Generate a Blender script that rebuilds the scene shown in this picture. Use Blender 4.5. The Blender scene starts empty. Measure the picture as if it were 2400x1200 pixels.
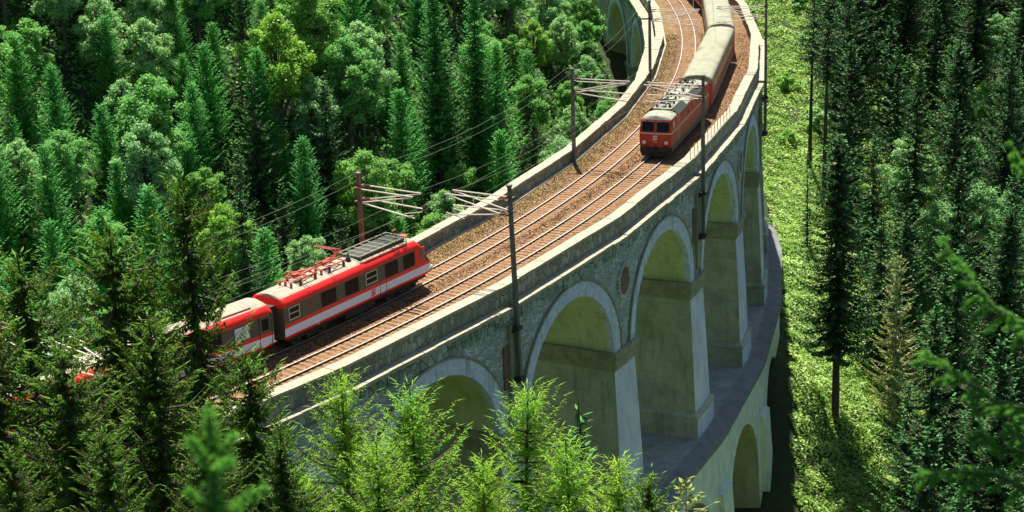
import bpy, math, random
import numpy as np
from mathutils import Vector, Matrix
SC = bpy.context.scene
COL = SC.collection
RNG = np.random.default_rng(7)
random.seed(7)

# ---------------------------------------------------------------- camera
CAMZ = 44.4614
PITCH = -0.318505
ROLL = 0.035
cam_d = bpy.data.cameras.new('camera')
cam = bpy.data.objects.new('camera', cam_d)
COL.objects.link(cam)
cam.location = (0, 0, CAMZ)
cam.rotation_mode = 'XYZ'
cam.matrix_world = Matrix.Translation((0, 0, CAMZ)) @ (Matrix.Rotation(PITCH, 4, 'X') @ Matrix.Rotation(ROLL, 4, 'Y') @ Matrix.Rotation(math.pi/2, 4, 'X'))
cam_d.sensor_fit = 'HORIZONTAL'
cam_d.sensor_width = 36
cam_d.lens = 4389.24/2400*36
cam_d.clip_start = 0.5
cam_d.clip_end = 2000
cam_d.dof.use_dof = True
cam_d.dof.focus_distance = 150
cam_d.dof.aperture_fstop = 2.4
SC.camera = cam

# ---------------------------------------------------------------- sky and sun
SUN_EL = math.radians(66)
SUN_AZ = math.radians(-5)        # from +Y towards +X
w = bpy.data.worlds.new('World'); SC.world = w
w.use_nodes = True
nt = w.node_tree
bg = nt.nodes['Background']
sky = nt.nodes.new('ShaderNodeTexSky')
sky.sky_type = 'NISHITA'; sky.sun_disc = False
sky.sun_elevation = SUN_EL; sky.sun_rotation = SUN_AZ
nt.links.new(sky.outputs[0], bg.inputs[0])
bg.inputs[1].default_value = 0.056
sd = bpy.data.lights.new('sun', 'SUN'); sd.energy = 4.6; sd.angle = math.radians(0.5); sd.color = (1.0, 0.94, 0.84)
so = bpy.data.objects.new('sun', sd); COL.objects.link(so)
sv = Vector((math.sin(SUN_AZ)*math.cos(SUN_EL), math.cos(SUN_AZ)*math.cos(SUN_EL), math.sin(SUN_EL)))
so.rotation_euler = sv.to_track_quat('Z', 'Y').to_euler()
so.location = (0, 100, 120)
SC.view_settings.view_transform = 'Standard'
SC.view_settings.look = 'None'
SC.view_settings.gamma = 1
SC.view_settings.exposure = 1.12
SC.render.resolution_x = 1024; SC.render.resolution_y = 512

# ---------------------------------------------------------------- layout of the curve
CX, CY = -159.4264, 227.9197
R = 183.148
T0 = -0.57322
DT = 0.09498
S = 1.85
def pt(r, t, z):
    return np.array([CX+(R+r)*math.cos(t), CY+(R+r)*math.sin(t), z])
def bay(s, r, z):
    k = math.floor(s+1e-9); u = s-k
    if abs(u) < 1e-6: return pt(r, T0+k*DT, z)
    return (1-u)*pt(r, T0+k*DT, z)+u*pt(r, T0+(k+1)*DT, z)
RM = np.array(Matrix.Rotation(PITCH, 3, 'X') @ Matrix.Rotation(ROLL, 3, 'Y'))
def proj(P):                       # where a point of the place stands in the photograph
    q = (np.asarray(P, float)-np.array([0, 0, CAMZ])) @ RM
    return np.array([1200+4389.24*q[0]/q[1], 600-4389.24*q[2]/q[1]])
def ray(px, py):
    d = RM @ np.array([(px-1200)/4389.24, 1, (600-py)/4389.24])
    return d/np.linalg.norm(d)

# ---------------------------------------------------------------- helpers
def tag(o, label=None, cat=None, group=None, kind=None):
    if label: o['label'] = label
    if cat: o['category'] = cat
    if group: o['group'] = group
    if kind: o['kind'] = kind
    return o
def empty(name, loc=(0, 0, 0), rz=0):
    o = bpy.data.objects.new(name, None); COL.objects.link(o)
    o.location = loc; o.rotation_euler = (0, 0, rz)
    o.empty_display_size = 0.5
    return o
class MB:
    def __init__(s): s.v = []; s.f = []; s.m = []
    def quad(s, a, b, c, d, m=0):
        n = len(s.v); s.v += [tuple(a), tuple(b), tuple(c), tuple(d)]; s.f.append((n, n+1, n+2, n+3)); s.m.append(m)
    def poly(s, pts, m=0):
        n = len(s.v); s.v += [tuple(p) for p in pts]; s.f.append(tuple(range(n, n+len(pts)))); s.m.append(m)
    def hexa(s, p, m=0):           # p: 8 points, bottom 4 ccw then top 4
        n = len(s.v); s.v += [tuple(q) for q in p]
        for f in ((3, 2, 1, 0), (4, 5, 6, 7), (0, 1, 5, 4), (1, 2, 6, 5), (2, 3, 7, 6), (3, 0, 4, 7)):
            s.f.append(tuple(n+i for i in f)); s.m.append(m)
    def box(s, c, d, m=0):
        x, y, z = c; a, b, h = d[0]/2, d[1]/2, d[2]/2
        s.hexa([(x-a, y-b, z-h), (x+a, y-b, z-h), (x+a, y+b, z-h), (x-a, y+b, z-h), (x-a, y-b, z+h), (x+a, y-b, z+h), (x+a, y+b, z+h), (x-a, y+b, z+h)], m)
    def tube(s, path, r, n=6, m=0):
        path = [np.array(p, float) for p in path]
        rs = r if hasattr(r, '__len__') else [r]*len(path)
        base = len(s.v)
        for i, p in enumerate(path):
            d = path[min(i+1, len(path)-1)]-path[max(i-1, 0)]
            d = d/(np.linalg.norm(d)+1e-9)
            a = np.cross(d, (0, 0, 1) if abs(d[2]) < .9 else (1, 0, 0)); a /= np.linalg.norm(a)
            b = np.cross(d, a)
            for k in range(n):
                th = 2*math.pi*k/n
                s.v.append(tuple(p+rs[i]*(a*math.cos(th)+b*math.sin(th))))
        for i in range(len(path)-1):
            for k in range(n):
                k2 = (k+1) % n
                s.f.append((base+i*n+k, base+i*n+k2, base+(i+1)*n+k2, base+(i+1)*n+k)); s.m.append(m)
        s.f.append(tuple(base+k for k in range(n))[::-1]); s.m.append(m)
        s.f.append(tuple(base+(len(path)-1)*n+k for k in range(n))); s.m.append(m)
    def grid(s, rows, m=0, mf=None, closed=False):
        base = len(s.v); nr = len(rows); nc = len(rows[0])
        for r_ in rows:
            for p in r_: s.v.append(tuple(p))
        for i in range(nr-1):
            for j in range(nc if closed else nc-1):
                j2 = (j+1) % nc
                s.f.append((base+i*nc+j, base+i*nc+j2, base+(i+1)*nc+j2, base+(i+1)*nc+j)); s.m.append(mf(i, j) if mf else m)
    def build(s, name, mats, parent=None, smooth=False, org=None):
        me = bpy.data.meshes.new(name)
        v = s.v
        if org is not None:
            v = [(p[0]-org[0], p[1]-org[1], p[2]-org[2]) for p in v]
        me.from_pydata(v, [], s.f)
        if not isinstance(mats, (list, tuple)): mats = [mats]
        for m in mats: me.materials.append(m)
        if len(mats) > 1: me.polygons.foreach_set('material_index', s.m)
        if smooth: me.polygons.foreach_set('use_smooth', [True]*len(me.polygons))
        me.update()
        o = bpy.data.objects.new(name, me); COL.objects.link(o)
        if parent: o.parent = parent
        return o
def fast_quads(name, V, mats, tint=None, midx=None, extra=None):
    """V (N,4,3) quads -> mesh"""
    n = len(V)
    ev, ef, em = extra if extra else (np.zeros((0, 3)), [], [])
    me = bpy.data.meshes.new(name)
    verts = np.concatenate([V.reshape(-1, 3), np.asarray(ev, float).reshape(-1, 3)])
    me.vertices.add(len(verts)); me.vertices.foreach_set('co', verts.astype(np.float32).ravel())
    ne = len(ef)
    me.loops.add(4*n+4*ne)
    li = np.arange(4*n)
    if ne: li = np.concatenate([li, (np.asarray(ef)+4*n).ravel()])
    me.loops.foreach_set('vertex_index', li.astype(np.int32))
    me.polygons.add(n+ne)
    me.polygons.foreach_set('loop_start', (np.arange(n+ne)*4).astype(np.int32))
    if midx is not None: me.polygons.foreach_set('material_index', midx.astype(np.int32))
    for m in mats: me.materials.append(m)
    if tint is not None:
        a = me.attributes.new('tint', 'FLOAT', 'FACE')
        a.data.foreach_set('value', np.concatenate([tint, np.zeros(ne)]).astype(np.float32))
    me.update(calc_edges=True)
    return me
def unit(a): return a/(np.linalg.norm(a, axis=-1, keepdims=True)+1e-9)
def rhombi(c, u, v):
    return np.stack([c-u, c+v, c+u, c-v], 1)

# ---------------------------------------------------------------- materials
def newmat(name):
    m = bpy.data.materials.new(name); m.use_nodes = True
    n = m.node_tree; b = n.nodes['Principled BSDF']
    return m, n, b
def N(n, t, **k):
    x = n.nodes.new(t)
    for a, v in k.items():
        if a in x.inputs.keys() if hasattr(x.inputs, 'keys') else False: x.inputs[a].default_value = v
        else: setattr(x, a, v)
    return x
def ramp(n, stops):
    r = n.nodes.new('ShaderNodeValToRGB')
    el = r.color_ramp.elements
    while len(el) < len(stops): el.new(0.5)
    for e, (p, c) in zip(el, stops): e.position = p; e.color = (*c, 1)
    return r
def simple(name, col, rough=0.6, metal=0, noise=0.0, scale=3.0, spec=0.5):
    m, n, b = newmat(name)
    b.inputs['Roughness'].default_value = rough; b.inputs['Metallic'].default_value = metal
    b.inputs['Specular IOR Level'].default_value = spec
    if noise:
        tc = n.nodes.new('ShaderNodeTexCoord')
        no = N(n, 'ShaderNodeTexNoise'); no.inputs['Scale'].default_value = scale; no.inputs['Detail'].default_value = 6; no.inputs['Roughness'].default_value = .65
        n.links.new(tc.outputs['Object'], no.inputs['Vector'])
        r = ramp(n, [(0.3, tuple(c*(1-noise) for c in col)), (0.7, tuple(min(1, c*(1+noise*.6)) for c in col))])
        n.links.new(no.outputs['Fac'], r.inputs[0]); n.links.new(r.outputs[0], b.inputs['Base Color'])
    else: b.inputs['Base Color'].default_value = (*col, 1)
    return m
def mix(n, f, a, b_, mode='MIX'):
    x = n.nodes.new('ShaderNodeMix'); x.data_type = 'RGBA'; x.blend_type = mode
    if isinstance(f, (int, float)): x.inputs[0].default_value = f
    else: n.links.new(f, x.inputs[0])
    for s_, v in ((6, a), (7, b_)):
        if isinstance(v, tuple): x.inputs[s_].default_value = (*v, 1)
        else: n.links.new(v, x.inputs[s_])
    return x.outputs[2]
def noise(n, vec, scale, detail=5, rough=.6, sx=None):
    no = n.nodes.new('ShaderNodeTexNoise'); no.inputs['Scale'].default_value = scale
    no.inputs['Detail'].default_value = detail; no.inputs['Roughness'].default_value = rough
    if sx:
        mp = n.nodes.new('ShaderNodeMapping'); mp.inputs['Scale'].default_value = sx
        n.links.new(vec, mp.inputs[0]); vec = mp.outputs[0]
    n.links.new(vec, no.inputs['Vector'])
    return no.outputs['Fac']
def rngf(n, v, a, b_, c=0, d=1):
    m = n.nodes.new('ShaderNodeMapRange'); m.inputs[1].default_value = a; m.inputs[2].default_value = b_
    m.inputs[3].default_value = c; m.inputs[4].default_value = d
    n.links.new(v, m.inputs[0]); return m.outputs[0]
def bump(n, b, h, strength=.5, dist=.05):
    bu = n.nodes.new('ShaderNodeBump'); bu.inputs['Strength'].default_value = strength; bu.inputs['Distance'].default_value = dist
    n.links.new(h, bu.inputs['Height']); n.links.new(bu.outputs[0], b.inputs['Normal'])
def rubble(name, c1, c2, c3, mortar, scale=2.0, sz=1.35):
    m, n, b = newmat(name)
    tc = n.nodes.new('ShaderNodeTexCoord'); vec = tc.outputs['Object']
    mp = n.nodes.new('ShaderNodeMapping'); mp.inputs['Scale'].default_value = (1, 1, sz); n.links.new(vec, mp.inputs[0])
    wr = n.nodes.new('ShaderNodeTexNoise'); wr.inputs['Scale'].default_value = 1.1; n.links.new(vec, wr.inputs['Vector'])
    ad = n.nodes.new('ShaderNodeMix'); ad.data_type = 'VECTOR'; ad.inputs[0].default_value = .12
    n.links.new(mp.outputs[0], ad.inputs[4]); n.links.new(wr.outputs['Color'], ad.inputs[5])
    vo = n.nodes.new('ShaderNodeTexVoronoi'); vo.feature = 'DISTANCE_TO_EDGE'; vo.inputs['Scale'].default_value = scale
    vc = n.nodes.new('ShaderNodeTexVoronoi'); vc.inputs['Scale'].default_value = scale
    n.links.new(ad.outputs[1], vo.inputs['Vector']); n.links.new(ad.outputs[1], vc.inputs['Vector'])
    sp = n.nodes.new('ShaderNodeSeparateColor'); n.links.new(vc.outputs['Color'], sp.inputs[0])
    r = ramp(n, [(0, c1), (.5, c2), (1, c3)]); n.links.new(sp.outputs[0], r.inputs[0])
    big = rngf(n, noise(n, vec, .35, 4, .6), .3, .7)
    col = mix(n, big, mix(n, .55, r.outputs[0], tuple(x*.5 for x in c1)), r.outputs[0])
    e = rngf(n, vo.outputs['Distance'], 0.015, .07)
    col = mix(n, e, mortar, col)
    n.links.new(col, b.inputs['Base Color']); b.inputs['Roughness'].default_value = .85
    bump(n, b, e, .7, .06)
    return m
def plaster(name, c1, c2, stain, scale=.5, streak=True, stain_amt=.6):
    m, n, b = newmat(name)
    tc = n.nodes.new('ShaderNodeTexCoord'); vec = tc.outputs['Object']
    f = rngf(n, noise(n, vec, scale, 7, .7), .35, .68)
    col = mix(n, f, c1, c2)
    if streak:
        g = rngf(n, noise(n, vec, 1.6, 6, .7, (1, 1, .14)), .52, .72, 0, stain_amt)
        col = mix(n, g, col, stain)
    h = rngf(n, noise(n, vec, 7, 5, .75), .45, .75, 0, .35)
    col = mix(n, h, col, tuple(x*.6 for x in c1))
    if streak:
        sz = n.nodes.new('ShaderNodeSeparateXYZ'); n.links.new(vec, sz.inputs[0])
        wob = rngf(n, noise(n, vec, .8, 3, .5), 0, 1, -.25, .25)
        ad = n.nodes.new('ShaderNodeMath'); ad.operation = 'ADD'; n.links.new(sz.outputs[2], ad.inputs[0]); n.links.new(wob, ad.inputs[1])
        fr = n.nodes.new('ShaderNodeMath'); fr.operation = 'PINGPONG'; fr.inputs[1].default_value = .24; n.links.new(ad.outputs[0], fr.inputs[0])
        patch = rngf(n, noise(n, vec, .45, 5, .7), .42, .62, 0, .45)
        ln = rngf(n, fr.outputs[0], .0, .035, 1, 0)
        mu = n.nodes.new('ShaderNodeMath'); mu.operation = 'MULTIPLY'; n.links.new(patch, mu.inputs[0]); n.links.new(ln, mu.inputs[1])
        col = mix(n, mu.outputs[0], col, tuple(x*.4 for x in c1))
    n.links.new(col, b.inputs['Base Color']); b.inputs['Roughness'].default_value = .9
    bump(n, b, noise(n, vec, 5, 6, .7), .35, .05)
    return m
def foliage(name, dark, light, trans, rough=.45, tr=.35, hue=.25, spec=.5):
    m, n, b = newmat(name)
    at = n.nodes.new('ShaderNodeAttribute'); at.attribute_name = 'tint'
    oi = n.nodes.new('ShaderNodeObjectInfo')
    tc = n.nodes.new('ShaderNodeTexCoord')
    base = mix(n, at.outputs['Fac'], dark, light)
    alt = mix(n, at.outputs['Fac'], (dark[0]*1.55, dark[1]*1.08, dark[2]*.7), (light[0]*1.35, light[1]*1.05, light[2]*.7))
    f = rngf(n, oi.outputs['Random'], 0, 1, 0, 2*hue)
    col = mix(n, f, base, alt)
    n.links.new(col, b.inputs['Base Color'])
    b.inputs['Roughness'].default_value = rough; b.inputs['Specular IOR Level'].default_value = spec
    t = n.nodes.new('ShaderNodeBsdfTranslucent')
    tcol = mix(n, f, trans, (trans[0]*1.25, trans[1], trans[2]*.8)); n.links.new(tcol, t.inputs['Color'])
    ms = n.nodes.new('ShaderNodeMixShader'); ms.inputs[0].default_value = tr
    n.links.new(b.outputs[0], ms.inputs[1]); n.links.new(t.outputs[0], ms.inputs[2])
    n.links.new(ms.outputs[0], n.nodes['Material Output'].inputs['Surface'])
    return m

M = {}
M['rubble'] = rubble('rubble_stone', (.33, .41, .37), (.46, .54, .49), (.70, .76, .76), (.21, .26, .21), 3.6)
M['block'] = rubble('squared_stone', (.19, .22, .15), (.27, .31, .22), (.42, .47, .39), (.13, .15, .10), 3.0, .5)
M['corbel'] = rubble('corbel_stone', (.2, .30, .24), (.3, .40, .32), (.52, .60, .56), (.11, .14, .09), 1.9, .6)
M['cope'] = plaster('coping_stone', (.31, .29, .20), (.43, .40, .29), (.2, .18, .11), 1.2, False)
M['ring'] = plaster('arch_ring_limewash', (.42, .52, .64), (.70, .79, .90), (.16, .24, .22), 2.2, True, .95)
M['intrados'] = plaster('vault_render', (.44, .50, .22), (.62, .68, .42), (.24, .25, .12), .3)
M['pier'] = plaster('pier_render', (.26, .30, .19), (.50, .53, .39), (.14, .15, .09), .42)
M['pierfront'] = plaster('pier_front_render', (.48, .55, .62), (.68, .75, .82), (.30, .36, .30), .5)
M['impost'] = plaster('impost_stone', (.20, .22, .14), (.36, .37, .25), (.22, .17, .09), 1.3)
M['lowerdeck'] = plaster('lower_deck_screed', (.20, .22, .205), (.37, .37, .355), (.12, .13, .11), .9, False)
M['lowercope'] = plaster('lower_coping_slabs', (.13, .145, .14), (.22, .235, .22), (.08, .09, .08), .9, False)
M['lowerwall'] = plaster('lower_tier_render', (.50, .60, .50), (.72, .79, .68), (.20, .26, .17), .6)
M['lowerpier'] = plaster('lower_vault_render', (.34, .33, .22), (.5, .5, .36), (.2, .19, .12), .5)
M['niche'] = plaster('rust_brown_render', (.15, .09, .06), (.24, .15, .1), (.08, .06, .04), 1.5)
M['rail'] = simple('rail_side_rust', (.10, .07, .055), .6, .3, .3, 6)
M['railtop'] = simple('rail_head_steel', (.50, .48, .43), .5, .6)
M['sleeper'] = simple('sleeper_wood', (.28, .15, .07), .85, 0, .5, 4)
M['steel'] = simple('mast_paint', (.13, .14, .115), .6, .1, .35, 3)
M['rustmast'] = simple('mast_rust_red', (.24, .12, .09), .7, .1, .3, 3)
M['arm'] = simple('galvanised_tube', (.80, .70, .60), .45, .2)
M['insul'] = simple('insulator_brown', (.20, .06, .035), .25)
M['wire'] = simple('copper_wire', (.36, .40, .28), .5, .4)
M['red'] = simple('railcar_red', (.82, .018, .010), .38, 0, .12, 2.5)
M['redgear'] = simple('roof_gear_red', (.55, .08, .045), .45)
M['locored'] = simple('locomotive_red', (.47, .042, .018), .4, 0, .18, 1.4)
M['beige'] = simple('roof_beige', (.36, .31, .23), .75, 0, .32, 2.2, .3)
M['lgrey'] = simple('roof_light_grey', (.31, .325, .25), .8, 0, .4, 2.4, .2)
M['coachroof'] = simple('coach_roof_grey', (.30, .30, .215), .95, 0, .22, .7, .2)
M['band'] = simple('window_band_grey', (.085, .09, .065), .5, 0, .15, 1.5)
M['stripe'] = simple('pale_blue_stripe', (.72, .80, 1.0), .45, 0, .06, 3)
M['under'] = simple('underframe_dirt', (.035, .035, .03), .8, 0, .3, 3)
M['dirtygrey'] = simple('loco_frame_grey', (.10, .10, .085), .7, 0, .3, 2)
def dirty(name, clean, dirt, z0, z1):
    m, n, b = newmat(name)
    tc = n.nodes.new('ShaderNodeTexCoord'); sx = n.nodes.new('ShaderNodeSeparateXYZ'); n.links.new(tc.outputs['Object'], sx.inputs[0])
    ad = n.nodes.new('ShaderNodeMath'); ad.operation = 'ADD'; n.links.new(sx.outputs[2], ad.inputs[0])
    n.links.new(rngf(n, noise(n, tc.outputs['Object'], 1.3, 6, .7), 0, 1, -.5, .5), ad.inputs[1])
    f = rngf(n, ad.outputs[0], z0, z1, .9, 0)
    n.links.new(mix(n, f, clean, dirt), b.inputs['Base Color']); b.inputs['Roughness'].default_value = .6
    return m
M['locoside'] = dirty('brake_dust_red', (.44, .045, .02), (.14, .125, .085), .9, 2.3)
M['glass'] = simple('tinted_glass', (.014, .014, .012), .15, 0, spec=.15)
M['greenglass'] = simple('cab_glass', (.10, .16, .10), .08, 0)
M['frame'] = simple('window_frame_alu', (.42, .48, .42), .4, .4)
M['white'] = simple('white_paint', (.78, .76, .66), .45)
M['cream'] = simple('cream_line', (.70, .55, .36), .5)
M['darkgrille'] = simple('dark_grille', (.055, .065, .05), .6, .2, .2, 8)
M['gridsteel'] = simple('roof_grid_steel', (.26, .25, .18), .6, .3)
M['lampglass'] = simple('headlight_glass', (.85, .78, .6), .2)
M['bark'] = simple('spruce_bark', (.075, .055, .04), .9, 0, .4, 5)
M['barkgrey'] = simple('broadleaf_bark', (.12, .11, .085), .9, 0, .4, 5)
M['barkpale'] = simple('pale_dead_wood', (.5, .46, .38), .8, 0, .3, 5)
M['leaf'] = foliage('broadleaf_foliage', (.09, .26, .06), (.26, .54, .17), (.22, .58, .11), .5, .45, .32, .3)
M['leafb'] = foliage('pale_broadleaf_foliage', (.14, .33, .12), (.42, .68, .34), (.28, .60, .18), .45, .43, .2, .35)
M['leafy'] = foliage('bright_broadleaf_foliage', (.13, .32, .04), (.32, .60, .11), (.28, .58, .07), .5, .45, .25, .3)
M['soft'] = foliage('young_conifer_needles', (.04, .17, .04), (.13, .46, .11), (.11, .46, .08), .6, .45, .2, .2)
M['spruce'] = foliage('spruce_needles', (.004, .017, .006), (.06, .21, .045), (.04, .15, .03), .55, .2, .2, .2)  # near-black inner tone: shade between the boughs is put into the colour
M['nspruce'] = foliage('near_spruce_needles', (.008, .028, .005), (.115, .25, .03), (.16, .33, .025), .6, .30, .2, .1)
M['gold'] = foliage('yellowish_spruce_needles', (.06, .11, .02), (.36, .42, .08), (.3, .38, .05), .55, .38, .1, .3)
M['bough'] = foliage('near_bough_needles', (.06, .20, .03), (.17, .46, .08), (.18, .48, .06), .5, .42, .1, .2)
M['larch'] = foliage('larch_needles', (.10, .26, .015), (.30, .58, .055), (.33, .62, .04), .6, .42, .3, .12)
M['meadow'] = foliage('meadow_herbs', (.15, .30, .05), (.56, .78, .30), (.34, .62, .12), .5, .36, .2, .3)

def gmat():
    m, n, b = newmat('forest_floor')
    tc = n.nodes.new('ShaderNodeTexCoord'); vec = tc.outputs['Object']
    f = rngf(n, noise(n, vec, .25, 8, .7), .4, .62)
    col = mix(n, f, (.022, .035, .012), (.04, .07, .018))
    g = rngf(n, noise(n, vec, 2.5, 6, .7), .45, .7)
    col = mix(n, g, col, (.035, .04, .02))
    n.links.new(col, b.inputs['Base Color']); b.inputs['Roughness'].default_value = 1
    bump(n, b, noise(n, vec, 1.5, 8, .7), .8, .3)
    return m
M['ground'] = gmat()
def balmat(name, a, b1, c, sc):
    m, n, b = newmat(name)
    tc = n.nodes.new('ShaderNodeTexCoord'); vec = tc.outputs['Object']
    vc = n.nodes.new('ShaderNodeTexVoronoi'); vc.inputs['Scale'].default_value = sc; n.links.new(vec, vc.inputs['Vector'])
    sp = n.nodes.new('ShaderNodeSeparateColor'); n.links.new(vc.outputs['Color'], sp.inputs[0])
    r = ramp(n, [(0, a), (.55, b1), (1, c)]); n.links.new(sp.outputs[0], r.inputs[0])
    f = rngf(n, noise(n, vec, .9, 6, .7), .35, .65)
    col = mix(n, f, mix(n, .5, r.outputs[0], a), r.outputs[0])
    n.links.new(col, b.inputs['Base Color']); b.inputs['Roughness'].default_value = .95
    bump(n, b, vc.outputs['Distance'], 1.0, .12)
    return m
M['ballast'] = balmat('rust_brown_ballast', (.11, .05, .018), (.27, .14, .052), (.44, .29, .15), 8)
M['ballasty'] = balmat('ochre_ballast', (.13, .075, .022), (.26, .16, .055), (.40, .30, .14), 8)

# ---------------------------------------------------------------- terrain
CP = [(0,0,41.5),(-30,0,43),(30,0,38),(60,0,30),(-60,0,45),(-110,0,45),(110,0,20),(0,-30,52),
 (0,30,28),(-25,35,27),(25,35,21),(60,40,6),(0,60,7),(-25,60,8),(20,60,0),(50,70,-14),(-60,50,24),
 (0,88,-13),(-20,85,-6),(-45,80,0),(20,95,-26),(50,110,-33),(-10,105,-20),(-25,105,-8),(-50,100,2),(-80,90,8),
 (-25.5,103,-6),(-45.7,84.6,-1.2),(-5.4,128.7,-27),(3.3,143.7,-36),(10.4,159.5,-43),(16.1,175.9,-44),(20.2,192.8,-28),
 (22.8,209.6,-26.5),(23.7,227,-25),(22.9,244,-21),(20.4,262.6,-12),(15.5,282,-3),(28.5,193,-27),(31,209,-26),(32,228,-23.5),(5,300,-1.2),
 (24,158,-46),(25,168,-40),(25.5,176,-32),(26.5,183,-27.5),(35,178,-40),(36,198,-34),(38,225,-28),(36,246,-22),(43,252,-22),(34,264,-16),(46,275,-15),(47,300,-8),(50,335,2),
 (62,180,-46),(68,220,-38),(74,260,-27),(80,300,-16),(86,340,-4),(105,180,-44),(112,240,-34),(120,300,-17),(125,350,4),
 (80,120,-42),(120,120,-38),(170,200,-30),(170,300,-5),(150,50,-10),
 (-20,150,-28),(-40,140,-17),(-70,130,-6),(0,170,-35),(0,190,-30),(8,200,-33),(-20,178,-17),(-50,170,-3),(-90,160,8),
 (-20,200,-4),(-50,200,13),(-90,200,30),(-2,215,-14),(6,235,-13),(-20,230,13),(-60,235,34),(8,262,-7),(-12,265,18),
 (-20,330,50),(30,380,30),(-90,300,80),(-160,200,60),(-160,100,20),(90,400,25),(160,400,20)]
CP = np.array(CP, float)
def _phi(r): return r
_A = _phi(np.linalg.norm(CP[:, None, :2]-CP[None, :, :2], axis=2))
_n = len(CP)
_P = np.c_[np.ones(_n), CP[:, :2]]
_M = np.block([[_A-np.eye(_n)*3.0, _P], [_P.T, np.zeros((3, 3))]])
_W = np.linalg.solve(_M, np.r_[CP[:, 2], 0, 0, 0])
def ground(x, y):
    x = np.atleast_1d(np.asarray(x, float)); y = np.atleast_1d(np.asarray(y, float))
    out = np.zeros(len(x))
    for i in range(0, len(x), 20000):
        xs, ys = x[i:i+20000], y[i:i+20000]
        d = np.hypot(xs[:, None]-CP[None, :, 0], ys[:, None]-CP[None, :, 1])
        out[i:i+20000] = d @ _W[:_n]+_W[_n]+_W[_n+1]*xs+_W[_n+2]*ys
    return out
def g1(x, y): return float(ground(x, y)[0])
GX = np.arange(-190, 201, 2.5); GY = np.arange(-45, 431, 2.5)
XX, YY = np.meshgrid(GX, GY)
ZZ = ground(XX.ravel(), YY.ravel())
ph = np.sin(XX.ravel()*.31+1.3)*np.cos(YY.ravel()*.27)+.6*np.sin(XX.ravel()*.73+YY.ravel()*.61)
rr = np.hypot(XX.ravel()-CX, YY.ravel()-CY)-R
ZZ = ZZ+.35*ph*(np.abs(rr) > 9)
ZZ = np.where(np.abs(rr) < 7.5, np.minimum(ZZ, -1.3), ZZ)      # the railway formation stays clear
mb = MB()
nx = len(GX); mb.v = list(zip(XX.ravel().tolist(), YY.ravel().tolist(), ZZ.tolist()))
mb.f = [(j*nx+i, j*nx+i+1, (j+1)*nx+i+1, (j+1)*nx+i) for j in range(len(GY)-1) for i in range(nx-1)]
mb.m = [0]*len(mb.f)
o = mb.build('terrain', M['ground'], smooth=True); tag(o, kind='structure')
# outer sheet far beyond the valley
mb = MB()
EX = [-1500, -700, -190, 200, 700, 1500]; EY = [-700, -45, 430, 900, 2000]
for i in range(5):
    for j in range(4):
        if i == 2 and j == 1: continue
        def hz(x, y):
            return g1(min(max(x, -190), 200), min(max(y, -45), 430))+.35*0 + (abs(x)-190 if abs(x) > 201 else 0)*.25-0.6
        c = [(EX[i], EY[j]), (EX[i+1], EY[j]), (EX[i+1], EY[j+1]), (EX[i], EY[j+1])]
        mb.quad(*[(x, y, hz(x, y)) for x, y in c])
o = mb.build('hills', M['ground']); tag(o, kind='structure')

# ---------------------------------------------------------------- the viaduct
K0, K1 = -3, 8                      # first and last pier line
via = empty('railway_viaduct', tuple(pt(0, T0+2.5*DT, -45)))
VO = tuple(via.location)
tag(via, 'two-storey curved stone railway viaduct with tall arches, carrying both tracks over the valley', 'viaduct')
def vb(mb_, name, mats, parent=via, smooth=False):
    return mb_.build(name, mats, parent, smooth, VO)
SEG = 17.95
HW = 2.0/SEG                        # half a pier, in bays
ZI = -10.0                          # springing of the upper arches
RO = 6.35
def ring_pts(h=1.0, n=28, rad=6.95):
    out = []
    for i in range(n+1):
        a = math.pi*(1-i/n)
        out.append((.5+rad*h*math.cos(a)/SEG, rad*h*math.sin(a)))
    return out
ZT = -0.75
def r_in(s): return -5.3+max(0, min(1, (s-1.5)/3.5))*.55
def strip(mb_, fn, s0, s1, quads, step=.5, m=0):
    """sweep a closed section (list of (r,z)) along the curve between s0 and s1"""
    ss = [s0]+[x*step for x in range(math.floor(s0/step)+1, math.ceil(s1/step)) if s0 < x*step < s1]+[s1]
    rows = [[bay(s, r(s) if callable(r) else r, z) for r, z in quads] for s in ss]
    mb_.grid([list(r_) for r_ in rows], m, closed=True)
    mb_.poly(rows[0], m); mb_.poly(rows[-1][::-1], m)
SE0, SE1 = -5.0, 10.6
# parapets with their coping slabs
for sgn, rr_in, rr_out, nm in ((1, lambda s: 5.28, lambda s: 6.0, 'parapet'), (-1, r_in, lambda s: r_in(s)-.72, 'parapet')):
    mb = MB(); strip(mb, None, SE0, SE1, [(rr_in, -.9), (rr_out, -.9), (rr_out, .80), (rr_in, .80)], 1)
    pa = vb(mb, nm, M['block'])
    mb = MB()
    s = SE0
    k = 0
    while s < SE1:
        e = min(s+1.9/SEG, SE1)
        if math.floor(e-1e-6) > math.floor(s+1e-6): e = math.floor(e)*1.0
        j = RNG.normal(0, .018); zj = RNG.normal(0, .012)
        g = .012/SEG
        a = [(lambda q, j=j, f=rr_in: f(q)-sgn*(.10)+j), (lambda q, j=j, f=rr_out: f(q)+sgn*(.12)+j)]
        P = []
        for zz in (.803, 1.0+zj):
            P += [bay(s+g, a[0](s), zz), bay(e-g-1e-6, a[0](e), zz), bay(e-g-1e-6, a[1](e), zz), bay(s+g, a[1](s), zz)]
        mb.hexa(P); s = e if e > s+1e-6 else s+.05; k += 1
    mb2 = mb.build('coping', M['cope'], pa, org=VO)
# kerb (cable duct) along the foot of the inner parapet
mb = MB(); strip(mb, None, SE0, SE1, [(lambda s: r_in(s)+.03, -.6), (lambda s: r_in(s)+.36, -.6), (lambda s: r_in(s)+.36, -.1), (lambda s: r_in(s)+.03, -.1)], 1)
vb(mb, 'kerb', M['cope'])
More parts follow.
